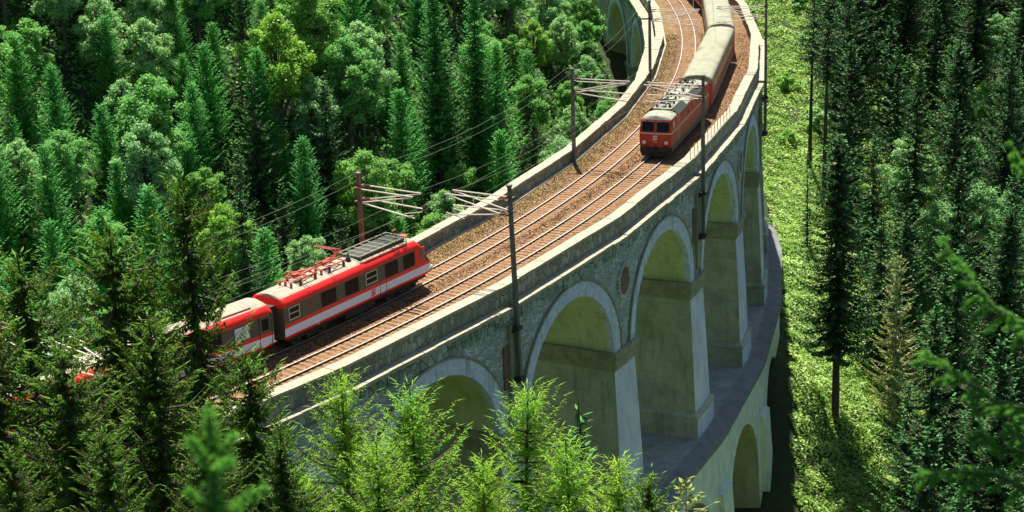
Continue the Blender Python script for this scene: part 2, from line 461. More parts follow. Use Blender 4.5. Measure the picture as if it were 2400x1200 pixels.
# cornice slabs, interrupted at the masts
for sgn in (1, -1):
    for k in range(-5, 10):
        if k % 2 == 0 or k == -5: mb = MB()
        ga = .55/SEG if (k % 2 == 0) else 0.004
        gb = .55/SEG if ((k+1) % 2 == 0) else 0.004
        s = k+ga
        while s < k+1-gb-1e-4:
            e = min(s+RNG.uniform(1.2, 2.4)/SEG, k+1-gb)
            j = RNG.normal(0, .035)
            P = []
            for zz in (-.72, -.45):
                P += [bay(s, sgn*5.6, zz), bay(e-.004, sgn*5.6, zz), bay(e-.004, sgn*(6.82+j), zz), bay(s, sgn*(6.82+j), zz)]
            mb.hexa(P); s = e
        if k % 2 or k == 9: vb(mb, 'cornice', M['cope'])
# corbel band under the cornice
for sgn in (1, -1):
    mb = MB()
    for k in range(-5, 10):
        s = k
        while s < k+1-1e-4:
            e = min(s+RNG.uniform(.7, 1.3)/SEG, k+1)
            j = RNG.uniform(-.03, .05)
            P = []
            for zz in (-1.72, -.73):
                P += [bay(s, sgn*6.0, zz), bay(e-.002, sgn*6.0, zz), bay(e-.002, sgn*(6.52+j), zz), bay(s, sgn*(6.52+j), zz)]
            mb.hexa(P); s = e
    vb(mb, 'corbel_band', M['corbel'])
# spandrel walls with arch openings
def skin(sgn, k, ro, crownrad, zsp, ztop, hw, n=28, rfun=None):
    rf = rfun or (lambda z: ro)
    mb_ = MB()
    pts = [(.5+crownrad*math.cos(math.pi*(1-i/n))/SEG, zsp+crownrad*math.sin(math.pi*(1-i/n))) for i in range(n+1)]
    us = [0, hw*.5]+[p[0] for p in pts]+[1-hw*.5, 1-1e-7]
    lo = [zsp, zsp]+[p[1] for p in pts]+[zsp, zsp]
    rows = []
    for fr in (0, .33, .66, 1):
        rows.append([bay(k+u, sgn*rf(l+(ztop-l)*fr), l+(ztop-l)*fr) for u, l in zip(us, lo)])
    mb_.grid(rows)
    return mb_
for k in range(K0, K1):
    arch = 6.95
    for sgn in (1, -1):
        mb = skin(sgn, k, RO, arch+.02, ZI, -.9, HW); vb(mb, 'spandrel_wall', M['rubble'])
        # ring of voussoirs, a little proud
        mb = MB(); n = 40
        def rp(a, rad, r): return bay(k+.5+rad*math.cos(a)/SEG, sgn*r, ZI+rad*math.sin(a))
        A_ = [math.pi*(1-i/n) for i in range(n+1)]
        fr_ = [rp(a, arch, RO+.12) for a in A_]; bk = [rp(a, arch+1.15, RO+.12) for a in A_]
        bo = [rp(a, arch+1.15, RO-.05) for a in A_]; inn = [rp(a, arch, RO-.4) for a in A_]
        b2 = [rp(a, arch+1.16, RO+.2) for a in A_]; b3 = [rp(a, arch+1.32, RO+.2) for a in A_]; b4 = [rp(a, arch+1.32, RO-.05) for a in A_]; b1 = [rp(a, arch+1.16, RO-.05) for a in A_]
        mb.grid([inn, fr_, bk, bo]); ringo = vb(mb, 'arch_ring', M['ring'])
        mb = MB(); mb.grid([b1, b2, b3, b4]); mb.build('hood_mould', M['impost'], ringo, org=VO)
    mb = MB(); n = 36
    rows = [[bay(k+.5+arch*math.cos(math.pi*(1-i/n))/SEG, r, ZI+arch*math.sin(math.pi*(1-i/n))) for i in range(n+1)] for r in np.linspace(-RO+.35, RO-.35, 9)]
    mb.grid(rows); vb(mb, 'vault', M['intrados'], smooth=True)
def pier_ring(k, hw, r, z):
    h = hw/SEG
    return [bay(k-h, r, z), bay(k, r, z), bay(k+h, r, z), bay(k+h*(R-r)/(R+r)*1.03, -r, z), bay(k, -r, z), bay(k-h*(R-r)/(R+r)*1.03, -r, z)]
def ringgrid(mb_, k, lv, mf=None):
    mb_.grid([pier_ring(k, hw, r, z) for hw, r, z in lv], closed=True, mf=mf)
for k in range(K0, K1+1):
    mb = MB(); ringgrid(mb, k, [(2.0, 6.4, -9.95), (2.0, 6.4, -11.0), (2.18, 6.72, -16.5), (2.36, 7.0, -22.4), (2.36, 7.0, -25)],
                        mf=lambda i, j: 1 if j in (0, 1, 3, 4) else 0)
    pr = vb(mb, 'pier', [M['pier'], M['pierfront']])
    mb = MB(); ringgrid(mb, k, [(1.99, 6.38, -9.72), (2.32, 6.72, -9.78), (2.32, 6.72, -10.3), (2.16, 6.56, -10.5), (2.14, 6.54, -11.3), (2.0, 6.4, -11.45)])
    mb.build('impost', M['impost'], pr, org=VO)
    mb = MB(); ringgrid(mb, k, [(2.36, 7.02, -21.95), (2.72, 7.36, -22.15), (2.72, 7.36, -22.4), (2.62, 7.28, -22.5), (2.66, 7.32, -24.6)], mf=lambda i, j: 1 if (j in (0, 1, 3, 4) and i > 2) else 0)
    mb.build('plinth', [M['pier'], M['pierfront']], pr, org=VO)
# pilaster strips behind the masts, round bosses on the piers between them
for k in range(-2, 7):
    if k % 2 == 0:
        mb = MB()
        for ds, d0, dr, z0, z1, mi in ((-.75, .45, .12, -3.3, -6.6, 0), (0, .62, .3, -1.75, -9.0, 1)):
            P = []
            for zz in (z1, z0):
                P += [bay(k+(ds-d0)/SEG, 6.2, zz), bay(k+(ds+d0)/SEG, 6.2, zz), bay(k+(ds+d0)/SEG, RO+dr, zz), bay(k+(ds-d0)/SEG, RO+dr, zz)]
            mb.hexa(P, mi)
        vb(mb, 'pilaster', [M['niche'], M['impost']])
    else:
        mb = MB(); n = 28
        c = bay(k, RO, -4.3); tn = unit(bay(k+.02, RO, 0)-bay(k-.02, RO, 0)); rn = unit(np.array([c[0]-CX, c[1]-CY, 0]))
        def cir(rad, off): return [c+tn*rad*math.cos(2*math.pi*i/n)+np.array([0, 0, 1.25*rad*math.sin(2*math.pi*i/n)])+rn*off for i in range(n)]
        mb.grid([cir(1.25, -.2), cir(1.25, .14), cir(.95, .14), cir(.9, .03)], closed=True)
        bo = vb(mb, 'round_boss', M['rubble'])
        mb = MB(); mb.poly(cir(.93, .05)); mb.build('boss_panel', M['niche'], bo, org=VO)
# lower deck and lower tier
LK0, LK1 = -1, 5
mb = MB(); strip(mb, None, LK0-.5, LK1+.5, [(-7.75, -25.3), (7.75, -25.3), (7.75, -24.35), (-7.75, -24.35)], .25); vb(mb, 'lower_deck', M['lowerdeck'])
for sgn in (1, -1):
    mb = MB(); s = LK0-.5
    while s < LK1+.5:
        e = min(s+2.2/SEG, LK1+.5)
        j = RNG.normal(0, .02)
        a = [(sgn*7.62, -24.22), (sgn*8.95, -24.85+j), (sgn*8.95, -25.3), (sgn*7.62, -25.3)]
        P = [bay(s+.001, a[3][0], a[3][1]), bay(e-.001, a[3][0], a[3][1]), bay(e-.001, a[2][0], a[2][1]), bay(s+.001, a[2][0], a[2][1]),
             bay(s+.001, a[0][0], a[0][1]), bay(e-.001, a[0][0], a[0][1]), bay(e-.001, a[1][0], a[1][1]), bay(s+.001, a[1][0], a[1][1])]
        mb.hexa(P); s = e
    vb(mb, 'lower_coping', M['lowercope'])
LR = 6.1; LZ = -34.2
def lr(z): return 8.55+max(0, (-25.3-z))*.05
for k in range(LK0, LK1):
    for sgn in (1, -1):
        mb = skin(sgn, k, 8.5, LR, LZ, -25.3, .16, rfun=lr); vb(mb, 'lower_spandrel_wall', M['lowerwall'])
    n = 28
    mb = MB(); mb.grid([[bay(k+.5+LR*math.cos(math.pi*(1-i/n))/SEG, fr*(lr(LZ+LR*math.sin(math.pi*(1-i/n)))), LZ+LR*math.sin(math.pi*(1-i/n))) for i in range(n+1)] for fr in np.linspace(-1, 1, 9)])
    vb(mb, 'lower_vault', M['lowerpier'], smooth=True)
for k in range(LK0, LK1+1):
    h0 = SEG/2-LR
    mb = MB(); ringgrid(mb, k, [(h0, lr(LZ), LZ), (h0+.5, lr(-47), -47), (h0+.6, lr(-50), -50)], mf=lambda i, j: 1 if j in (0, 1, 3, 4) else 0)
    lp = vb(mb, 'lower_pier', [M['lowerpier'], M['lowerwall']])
    for sgn in (1, -1):
        mb = MB(); q = 1.5/SEG
        P = [bay(k-q, sgn*(lr(-50)+1.0), -50), bay(k+q, sgn*(lr(-50)+1.0), -50), bay(k+q, sgn*8, -50), bay(k-q, sgn*8, -50),
             bay(k-q, sgn*(lr(-30)+.55), -30.2), bay(k+q, sgn*(lr(-30)+.55), -30.2), bay(k+q, sgn*8, -29.4), bay(k-q, sgn*8, -29.4)]
        mb.hexa(P); mb.build('buttress', M['lowerwall'], lp, org=VO)
# solid abutment walls at both ends
for a, b_ in ((SE0, K0), (K1, SE1)):
    mb = MB(); strip(mb, None, a, b_, [(-RO, -16), (RO, -16), (RO, -.9), (-RO, -.9)], .5); vb(mb, 'abutment', M['rubble'])

# ---------------------------------------------------------------- ballast
TA, TB = T0+(-5)*DT, T0+10.6*DT
mb = MB()
prof = [(-5.25, -.20), (-4.2, -.2), (-3.4, -.17), (-3.05, -.165), (-.65, -.165), (-.3, -.2), (0, -.26), (.3, -.2), (.65, -.165), (3.05, -.165), (3.5, -.19), (4.4, -.32), (5.3, -.36)]
ts = np.linspace(TA, TB, 320)
rows = []
for t in ts:
    rows.append([pt(r, t, z+RNG.normal(0, .012)) for r, z in prof])
mb.grid(rows, mf=lambda i, j: 1 if j < 2 else 0)
mb.grid([[pt(-5.25, t, -1.2), pt(5.3, t, -1.2)] for t in ts])
o = mb.build('ballast', [M['ballast'], M['ballasty']]); tag(o, kind='stuff')
# loose stones and dry weeds in the ballast so that the bed is not a smooth sheet
def stones(n, r0, r1, sz, zoff, tb=(TA+.25, TB-.5)):
    r = RNG.uniform(r0, r1, n); t = RNG.uniform(tb[0], tb[1], n)
    c = np.stack([CX+(R+r)*np.cos(t), CY+(R+r)*np.sin(t), np.full(n, zoff)], 1)
    u = unit(RNG.normal(size=(n, 3)))*sz; v = np.cross(unit(RNG.normal(size=(n, 3))), unit(u))*sz
    return rhombi(c, u, v)
V = np.concatenate([stones(26000, -5.0, -2.7, .05, -.16), stones(9000, -.6, .6, .055, -.17), stones(8000, 3.2, 5.2, .055, -.2)])
me = fast_quads('ballast_stones', V, [M['ballasty'], M['ballast']], midx=np.r_[np.zeros(26000), np.ones(17000)])
o = bpy.data.objects.new('ballast_stones', me); COL.objects.link(o); tag(o, kind='stuff')

# ---------------------------------------------------------------- tracks
def track(rc, label, vis0, vis1, hid):
    root = empty('railway_track', tuple(pt(rc, -.38, 0)))
    org = tuple(root.location)
    tag(root, label, 'railway track')
    for sg in (-1, 1):
        rr_ = rc+sg*.7475
        sec = [(-.07, -.16), (.07, -.16), (.07, -.145), (.012, -.12), (.012, -.045), (.038, -.03), (.038, 0), (-.038, 0), (-.038, -.03), (-.012, -.045), (-.012, -.12), (-.07, -.145)]
        mb = MB(); tt = np.linspace(TA, TB, 300)
        mb.grid([[pt(rr_+a, t, z) for a, z in sec] for t in tt], closed=True, mf=lambda i, j: 1 if j in (5, 6, 7) else 0)
        mb.build('rail', [M['rail'], M['railtop']], root, org=org)
    mb = MB(); mb.box((0, 0, 0), (2.5, .24, .14))
    me0 = None
    step = .63/R
    tall = np.arange(TA, TB, step)
    main = [t for t in tall if vis0 <= t <= vis1][:100]
    rest = [t for t in tall if not (main[0] <= t <= main[-1])]
    for t in main:
        if me0 is None:
            o_ = mb.build('sleeper', M['sleeper'], root); me0 = o_.data
        else:
            o_ = bpy.data.objects.new('sleeper', me0); COL.objects.link(o_); o_.parent = root
        q = pt(rc, t, -.212+RNG.normal(0, .004))
        o_.location = (q[0]-org[0], q[1]-org[1], q[2]-org[2]); o_.rotation_euler = (0, 0, t+RNG.normal(0, .012))
    mb = MB()
    for t in rest:
        e_r = np.array([math.cos(t), math.sin(t), 0]); e_t = np.array([-math.sin(t), math.cos(t), 0])
        c = pt(rc, t, -.212)
        P = [c+e_r*a*1.25+e_t*b_*.12+np.array([0, 0, z*.07]) for z in (-1, 1) for a, b_ in ((-1, -1), (1, -1), (1, 1), (-1, 1))]
        mb.hexa(P)
    o_ = mb.build('sleeper_row', M['sleeper'], root, org=org); o_['kind'] = 'stuff'
track(-S, 'inner railway track on the left, running out from under the bright red railcar', -.600, -.2, 0)
track(S, 'outer railway track beside the near parapet, with the approaching locomotive on it', -.735, -.37, 0)

# ---------------------------------------------------------------- catenary masts
def mast(k, side, label, post='steel', k_off=0.0):
    s = k+k_off
    r = 6.95 if side > 0 else -4.95
    zb = -6.3 if side > 0 else -.3
    b = bay(s, r, zb) if side > 0 else pt(r, T0+s*DT, zb)
    t = T0+s*DT
    root = empty('catenary_mast', tuple(b), t)          # local x points away from the curve centre
    tag(root, label, 'catenary mast', 'catenary masts along both parapets')
    H = 8.45-zb
    mb = MB()
    def sq(w, z): return [(-w, -w, z), (w, -w, z), (w, w, z), (-w, w, z)]
    mb.grid([sq(.15, 0), sq(.14, H*.5), sq(.115, H-.12)], closed=True)
    mb.poly(sq(.15, 0)[::-1]); mb.poly(sq(.115, H-.12))
    mb.grid([sq(.17, H-.119), sq(.17, H)], closed=True); mb.poly(sq(.17, H)); mb.poly(sq(.17, H-.119)[::-1])
    mb.build('post', M[post], root)
    if side > 0:
        for z in (.35, 4.2):
            mb = MB(); mb.box((-.1, 0, z), (.75, .62, .28)); mb.box((-.28, 0, z-.2), (.4, .9, .14)); mb.build('wall_bracket', M['under'], root)
    d = -1 if side > 0 else 1
    o_ = -zb
    for dy in (-.5, .5):
        mb = MB()
        a = lambda x, z: (d*x, dy, o_+z)
        mb.tube([a(.55, 7.4), a(5.15, 7.42)], .045)
        mb.tube([a(.55, 6.42), a(5.05, 7.36)], .045)
        mb.tube([a(.55, 6.38), a(5.2, 6.30 if dy > 0 else 5.85)], .05)
        mb.tube([a(3.4, 6.9), a(3.5, 6.3)], .03)
        mb.tube([a(5.15, 6.05), a(3.6, 5.72)], .03)
        ar = mb.build('cantilever', M['arm'], root)
        for z in (7.4, 6.4):
            mb = MB()
            mb.tube([(d*.16, dy*.2, o_+z), (d*.3, dy*.8, o_+z)], .05)
            for x in (.3, .38, .46, .54): mb.tube([a(x-.02, z), a(x+.03, z)], .09, 8)
            mb.tube([a(.26, z), a(.6, z)], .05)
            mb.build('insulator', M['insul'], ar)
    mb = MB(); mb.box((0, 0, o_+7.4), (.12, 1.15, .1)); mb.box((0, 0, o_+6.4), (.12, 1.15, .1)); mb.build('crossbar', M[post], root)
    return root
mast(-2, 1, 'catenary mast on the near parapet hidden among the dark spruces')
m0 = mast(0, 1, 'tall dark catenary mast bolted to the near wall in the middle')
m0.rotation_euler = (0, -.025, m0.rotation_euler[2])
mast(2, 1, 'dark catenary mast on the near parapet right beside the red locomotive')
mast(4, 1, 'catenary mast at the outermost bend, right of the coach roofs')
mast(-2, -1, 'catenary mast of the far parapet, hidden by the spruces at the left', 'rustmast')
mast(0, -1, 'reddish catenary mast standing behind the nose of the red railcar', 'rustmast', -.12)
mast(2, -1, 'slim dark catenary mast inside the far parapet, left of the locomotive', 'steel')
mast(4, -1, 'catenary mast inside the far parapet at the top edge, left of the coaches', 'steel', -.1)
# wires
WP = empty('overhead_wire', tuple(pt(0, T0, 5.6)))
tag(WP, 'thin overhead contact wires strung between the mast arms above both tracks', 'overhead wires')
WO = tuple(WP.location)
for rc in (-.55, 1.55):
    for z0, sag in ((7.3, .9), (5.75, 0)):
        mb = MB(); path = []
        for k in np.arange(-4, 8.01, .25):
            f = (k % 2)/2
            path.append(bay(k, rc, z0-sag*4*f*(1-f)) if False else (1-f)*pt(rc, T0+(k-2*f)*DT, z0)+f*pt(rc, T0+(k-2*f+2)*DT, z0)+np.array([0, 0, -sag*4*f*(1-f)]))
        mb.tube(path, .007, 4); mb.build('wire', M['wire'], WP, org=WO)
for z0 in (7.9, 8.3):
    mb = MB(); path = []
    for k in np.arange(-4, 8.01, .25):
        f = (k % 2)/2
        path.append((1-f)*pt(-5.2-(z0-7.9), T0+(k-2*f)*DT, z0)+f*pt(-5.2-(z0-7.9), T0+(k-2*f+2)*DT, z0)+np.array([0, 0, -1.1*4*f*(1-f)]))
    mb.tube(path, .008, 4); mb.build('feeder_wire', M['wire'], WP, org=WO)

# railing on the near parapet
ra = empty('railing', tuple(bay(2.4, 6.0, 1.0))); RO_ = tuple(ra.location)
tag(ra, 'low thin metal railing on the near parapet beside the locomotive', 'railing')
sp_ = np.linspace(1.98, 2.86, 13)
for s in sp_:
    mb = MB(); b = bay(s, 5.92, 1.0); mb.tube([b, b+np.array([0, 0, .95])], .028, 5); mb.build('railing_post', M['rail'], ra, org=RO_)
for z in (.45, .92):
    mb = MB(); mb.tube([bay(s, 5.92, 1+z) for s in sp_], .014, 4); mb.build('railing_wire', M['rail'], ra, org=RO_)

# ---------------------------------------------------------------- rail vehicles
def section(z, spec):
    """half width at height z"""
    zs, ws = zip(*spec); return float(np.interp(z, zs, ws))
def shell(L, spec, zlev, front, rear, matf, nose=0.0, mats=None, parent=None, name='body'):
    """closed body: slices at heights zlev; front(z)/rear(z) give how far the end is set back"""
    mb = MB(); rows = []
    ny = 9
    for z in zlev:
        wv = section(z, spec); row = []
        for i in range(ny):
            y = -wv+2*wv*i/(ny-1); k = abs(y/wv)**3 if wv > 1e-4 else 0
            row.append((L-front(z)-nose*k, y, z))
        xs = np.linspace(L-front(z)-nose-.3, rear(z)+.3, 9)
        for x in xs: row.append((x, wv, z))
        for i in range(ny):
            y = wv-2*wv*i/(ny-1); k = abs(y/wv)**3 if wv > 1e-4 else 0
            row.append((rear(z)+.08*k, y, z))
        for x in xs[::-1]: row.append((x, -wv, z))
        rows.append(row)
    nc = len(rows[0])
    def mf(i, j):
        zone = 'front' if j < ny-1 or j == nc-1 and False else ('rear' if ny+9 <= j < ny+9+ny-1 else 'side')
        return matf((zlev[i]+zlev[i+1])/2, zone)
    mb.grid(rows, mf=mf, closed=True)
    mb.poly(rows[0][::-1], matf(zlev[0], 'side')); mb.poly(rows[-1], matf(zlev[-1], 'side'))
    o_ = mb.build(name, mats, parent)
    for p_ in o_.data.polygons:
        if p_.center.z > 3.2 and len(p_.vertices) == 4: p_.use_smooth = True
    return o_
def side_panel(mb, x0, x1, y, z0, z1, th=.02, m=0, lean=0.0):
    s_ = 1 if y > 0 else -1
    mb.hexa([(x0, y-s_*.05, z0), (x1, y-s_*.05, z0), (x1, y+s_*th, z0), (x0, y+s_*th, z0), (x0, y-s_*(.05+lean), z1), (x1, y-s_*(.05+lean), z1), (x1, y+s_*(th-lean), z1), (x0, y+s_*(th-lean), z1)], m)
def bogie(parent, x, wb=2.6, wr=.47, name='bogie'):
    mb = MB()
    for y in (-1.0, 1.0):
        mb.box((x, y, .62), (wb+1.0, .16, .22)); mb.box((x, y, .42), (.9, .2, .25))
        for dx in (-wb/2, wb/2): mb.box((x+dx, y, .5), (.34, .24, .34))
    mb.box((x, 0, .7), (.6, 1.9, .25))
    bo = mb.build(name, M['under'], parent)
    for dx in (-wb/2, wb/2):
        mb = MB()
        for y in (-.75, .75):
            n = 20
            for a, b_ in ((y-.07, y+.07),):
                c1 = [(x+dx+wr*math.cos(2*math.pi*i/n), a, wr+wr*math.sin(2*math.pi*i/n)) for i in range(n)]
                c2 = [(p[0], b_, p[2]) for p in c1]
                mb.grid([c1, c2], closed=True); mb.poly(c1); mb.poly(c2[::-1])
        mb.tube([(x+dx, -.8, wr), (x+dx, .8, wr)], .08, 8)
        mb.build('wheelset', M['rail'], bo)
def buffers(parent, x, d, mat='under'):
    for y in (-.87, .87):
        mb = MB(); mb.tube([(x, y, 1.05), (x+d*.42, y, 1.05)], .09, 10); mb.tube([(x+d*.42, y, 1.05), (x+d*.48, y, 1.05)], .22, 14); mb.build('buffer', M[mat], parent)
    mb = MB(); mb.tube([(x, 0, 1.0), (x+d*.35, 0, .98), (x+d*.4, 0, .6), (x+d*.3, 0, .5)], .05, 6); mb.box((x+d*.1, 0, 1.0), (.3, .3, .25)); mb.build('coupler', M['under'], parent)
def panto(parent, x, z, up, mat, mat2, d=1, scale=1.0):
    feet = []
    for y in (-.6, .6):
        for dx in (-.75, .75):
            mb = MB(); feet.append(mb)
            for q in range(4): mb.tube([(x+dx, y, z+q*.07), (x+dx, y, z+q*.07+.035)], .11, 8)
            mb.tube([(x+dx, y, z), (x+dx, y, z+.3)], .05, 6)
    mb = MB()
    zz = z+.33
    for y in (-.6, .6): mb.tube([(x-.95, y, zz), (x+.95, y, zz)], .045, 6)
    for dx in (-.8, 0, .8): mb.tube([(x+dx, -.65, zz), (x+dx, .65, zz)], .04, 6)
    h = 1.15 if up else .2
    kx = x-d*(1.15 if up else 1.35)
    mb.tube([(x+d*.7, 0, zz), (kx, 0, zz+h*.52)], .06, 6)
    mb.tube([(x+d*.7, -.25, zz+.05), (kx, -.12, zz+h*.5)], .03, 5)
    mb.tube([(kx, 0, zz+h*.52), (x+d*.45, -.35, zz+h)], .035, 5); mb.tube([(kx, 0, zz+h*.52), (x+d*.45, .35, zz+h)], .035, 5)
    for dx in (-.12, .12):
        mb.tube([(x+d*.45+dx, -.98, zz+h-.22), (x+d*.45+dx, -.7, zz+h+.03), (x+d*.45+dx, .7, zz+h+.03), (x+d*.45+dx, .98, zz+h-.22)], .03, 5)
    mb.box((x+d*.5, 0, zz+.12), (.5, .3, .2)); mb.box((x-d*.2, .3, zz+.08), (.4, .2, .16))
    pa = mb.build('pantograph', M[mat], parent)
    for ft in feet: ft.build('insulator', M[mat2], pa)
    return pa
def emblem(parent, c, ux, uz, size, mat, nm='emblem'):
    """the railway's arrow-like emblem: two hooked bars sharing a slanted stem"""
    c = np.array(c, float); ux = np.array(ux, float); uz = np.array(uz, float); n = np.cross(ux, uz)
    P = lambda x, z, o=0.0: c+ux*(x+.25*z)*size+uz*z*size+n*o
    mb = MB()
    for poly in ([(-.5, .5), (-.5, .12), (-.26, .12), (-.26, .28), (.5, .28), (.5, .5)],
                 [(-.26, .12), (-.5, .12), (-.5, .0), (.10, -.12), (.26, -.12), (.26, .0)],
                 [(.5, -.5), (.5, .02), (.26, .02), (.26, -.28), (-.5, -.28), (-.5, -.5)]):
        if len(poly) == 6 and poly[1] == (-.5, .12) and poly[0] == (-.26, .12):
            poly = [(-.5, .16), (-.26, .16), (.5, -.02), (.5, -.16), (.26, -.16), (-.5, .02)]
        a = [P(x, z, .0) for x, z in poly]; b_ = [P(x, z, .012) for x, z in poly]
        # split the L-shaped outlines into quads so that they triangulate cleanly
        mb.poly(b_)
        for i in range(len(a)):
            j = (i+1) % len(a); mb.quad(a[i], a[j], b_[j], b_[i])
    return mb.build(nm, M[mat], parent)
def text(parent, s, loc, rot, size, mat, nm='lettering', lean=0):
    cu = bpy.data.curves.new(nm, 'FONT'); cu.body = s; cu.size = size; cu.extrude = .006; cu.align_x = 'CENTER'; cu.align_y = 'CENTER'
    tmp = bpy.data.objects.new(nm, cu); COL.objects.link(tmp)
    dg = bpy.context.evaluated_depsgraph_get(); me = bpy.data.meshes.new_from_object(tmp.evaluated_get(dg))
    bpy.data.objects.remove(tmp)
    me.materials.clear(); me.materials.append(M[mat])
    o_ = bpy.data.objects.new(nm, me); COL.objects.link(o_); o_.parent = parent; o_.location = loc; o_.rotation_euler = rot
    return o_
def place(name, rc, tf, L, rev=False):
    """local x runs towards growing t when rev is False. tf = angle of the x=L end (or of x=L end when rev)"""
    tr = tf-L/(R+rc) if not rev else tf+L/(R+rc)
    A = pt(rc, tr, 0); B = pt(rc, tf, 0)
    d = B-A; ang = math.atan2(d[1], d[0])
    return empty(name, tuple(A), ang)

# ---- the bright red railcar train (front car and the car behind it)
CARSPEC = [(.95, 1.36), (1.15, 1.42), (2.0, 1.44), (3.15, 1.42), (3.3, 1.41), (3.45, 1.36), (3.6, 1.25), (3.72, 1.08), (3.82, .85), (3.90, .55), (3.94, .25), (3.95, .02)]
ZL = [.95, 1.15, 1.72, 1.98, 2.5, 3.15, 3.3, 3.45, 3.6, 3.72, 3.82, 3.90, 3.94, 3.95]
cm = [M['red'], M['stripe'], M['band'], M['beige'], M['white']]
def carmat(z, zone):
    if z > 3.66: return 3
    if zone in('front',):
        return 4 if 1.15 < z < 1.72 else 0
    if 1.15 < z < 1.72: return 1 if zone == 'side' else 2
    if 1.98 < z < 3.15 and zone == 'side': return 2
    if zone == 'rear': return 0 if z > 2.9 else 2
    return 0
def side_window(parent, x0, x1, z0, z1, framed=False, mat='glass', ysign=-1, yw=1.437):
    mb = MB()
    if framed:
        f = .08
        for a, b_, c, d in ((x0-f, x1+f, z0-f, z0), (x0-f, x1+f, z1, z1+f), (x0-f, x0, z0, z1), (x1, x1+f, z0, z1), (x0, x1, (z0+z1)/2-.04, (z0+z1)/2+.04)):
            side_panel(mb, a, b_, ysign*yw, c, d, .035)
        fo = mb.build('window', M['frame'], parent)
        mb = MB(); side_panel(mb, x0, x1, ysign*yw, z0, z1, .018); mb.build('pane', M[mat], fo)
        return fo
    side_panel(mb, x0, x1, ysign*yw, z0, z1, .02)
    return mb.build('window', M[mat], parent)
L1 = 16.4
car = place('electric_railcar', -S, -.5712, L1)
tag(car, 'bright red front railcar with pale blue stripe and raised red pantograph on the roof', 'railcar', 'cars of the red railcar train')
def front_prof(z):
    return float(np.interp(z, [.95, 1.15, 1.5, 1.95, 2.15, 3.05, 3.5, 3.75, 3.95], [.35, .12, .0, .08, .28, .95, 1.2, 1.5, 2.3]))
bodyo = shell(L1, CARSPEC, ZL, front_prof, lambda z: .1 if z < 3.2 else .1+(z-3.2)*.25, carmat, .32, cm, car)
# grey band stops short of the cab: red cab side panels, cab side windows and front panes
for ys in (-1, 1):
    mb = MB(); side_panel(mb, L1-2.1, L1-.95, ys*1.437, 1.985, 3.15, .008, lean=0); mb.build('cab_side', M['red'], car)
    mb = MB(); side_panel(mb, L1-1.52, L1-1.18, ys*1.45, 2.3, 3.05, .014); mb.build('cab_window', M['greenglass'], car)
    for f0, f1, fr in ((2.1+.1, 3.4, 0), (4.1, 5.5, 0), (8.5, 9.9, 0), (10.9, 12.4, 0)):
        side_window(car, L1-f1, L1-f0, 2.06, 3.06, ysign=ys)
    for f0, f1 in ((6.5, 7.65), (14.75, 15.7)):
        side_window(car, L1-f1, L1-f0, 2.25, 3.0, True, ysign=ys)
    mb = MB()
    for f in (5.45, 6.15): side_panel(mb, L1-f-.02, L1-f+.02, ys*1.425, .96, 1.98, .014)
    mb.build('door_seam', M['under'], car)
# windscreens, laid on the sloping nose
for y0, y1 in ((-1.12, -.06), (.06, 1.12)):
    mb = MB(); rows = []
    for z in np.linspace(2.28, 3.02, 5):
        rows.append([(L1-front_prof(z)-.32*abs(y/1.43)**3+.03, y, z) for y in np.linspace(y0, y1, 6)])
    mb.grid(rows); ob = mb.build('windscreen', M['greenglass'], car)
    mb = MB()
    mb.tube([rows[0][0], rows[0][-1], rows[-1][-1], rows[-1][0], rows[0][0]], .035, 5); mb.build('windscreen_frame', M['red'], ob)
for y in (-1.0, 1.0):
    mb = MB(); n = 12
    mb.tube([(L1-.1, y, 1.42), (L1+.06, y, 1.42)], .13, 12); mb.build('headlight', M['lampglass'], car)
mb = MB(); mb.tube([(L1-1.45, 0, 3.7), (L1-1.25, 0, 3.76)], .17, 10); mb.box((L1-1.6, 0, 3.86), (.5, .5, .16)); mb.build('roof_lamp', M['redgear'], car)
mb = MB(); mb.tube([(L1-2.1, .35, 3.9), (L1-2.15, .35, 4.4)], .03, 5); mb.tube([(L1-2.35, .35, 4.38), (L1-1.9, .35, 4.4)], .05, 6); mb.build('horn', M['redgear'], car)
buffers(car, L1-.05, 1, 'white')
emblem(car, (L1-6.95, -1.452, 1.44), (1, 0, 0), (0, 0, 1), .42, 'red')
text(car, 'ÖBB', (L1-13.6, -1.446, 2.6), (math.pi/2, 0, 0), .4, 'redgear')
text(car, '4010', (L1-12.9, -1.437, 1.06), (math.pi/2, 0, 0), .16, 'white')
# resistor grid frame on the roof
fr = MB()
x0, x1 = L1-7.6, L1-2.3; zr = 4.17
for y in (-.95, .95): fr.tube([(x0, y, zr), (x1, y, zr)], .05, 6)
for x in np.linspace(x0, x1, 8): fr.tube([(x, -.95, zr), (x, .95, zr)], .03, 5)
for y in (-.35, .3): fr.tube([(x0, y, zr), (x1, y, zr)], .022, 5)
for x in (x0+.1, (x0+x1)/2, x1-.1):
    for y in (-.95, .95): fr.tube([(x, y, zr), (x, y, 3.72)], .035, 5)
gf = fr.build('roof_grid', M['gridsteel'], car)
mb = MB(); mb.box(((x0+x1)/2, 0, 3.99), (x1-x0-.2, 1.6, .16)); mb.build('resistor_box', M['darkgrille'], gf)
mb = MB()
for i in range(4): mb.box((x0+1+i*1.2, -1.12, 3.74), (.7, .1, .1))
mb.tube([(x0+.2, -1.15, 3.78), (x1-.4, -1.15, 3.78)], .035, 5)
mb.build('roof_conduit', M['redgear'], car)
panto(car, L1-9.7, 3.93, True, 'redgear', 'insul', d=-1)
panto(car, L1-12.7, 3.93, False, 'redgear', 'insul', d=-1)
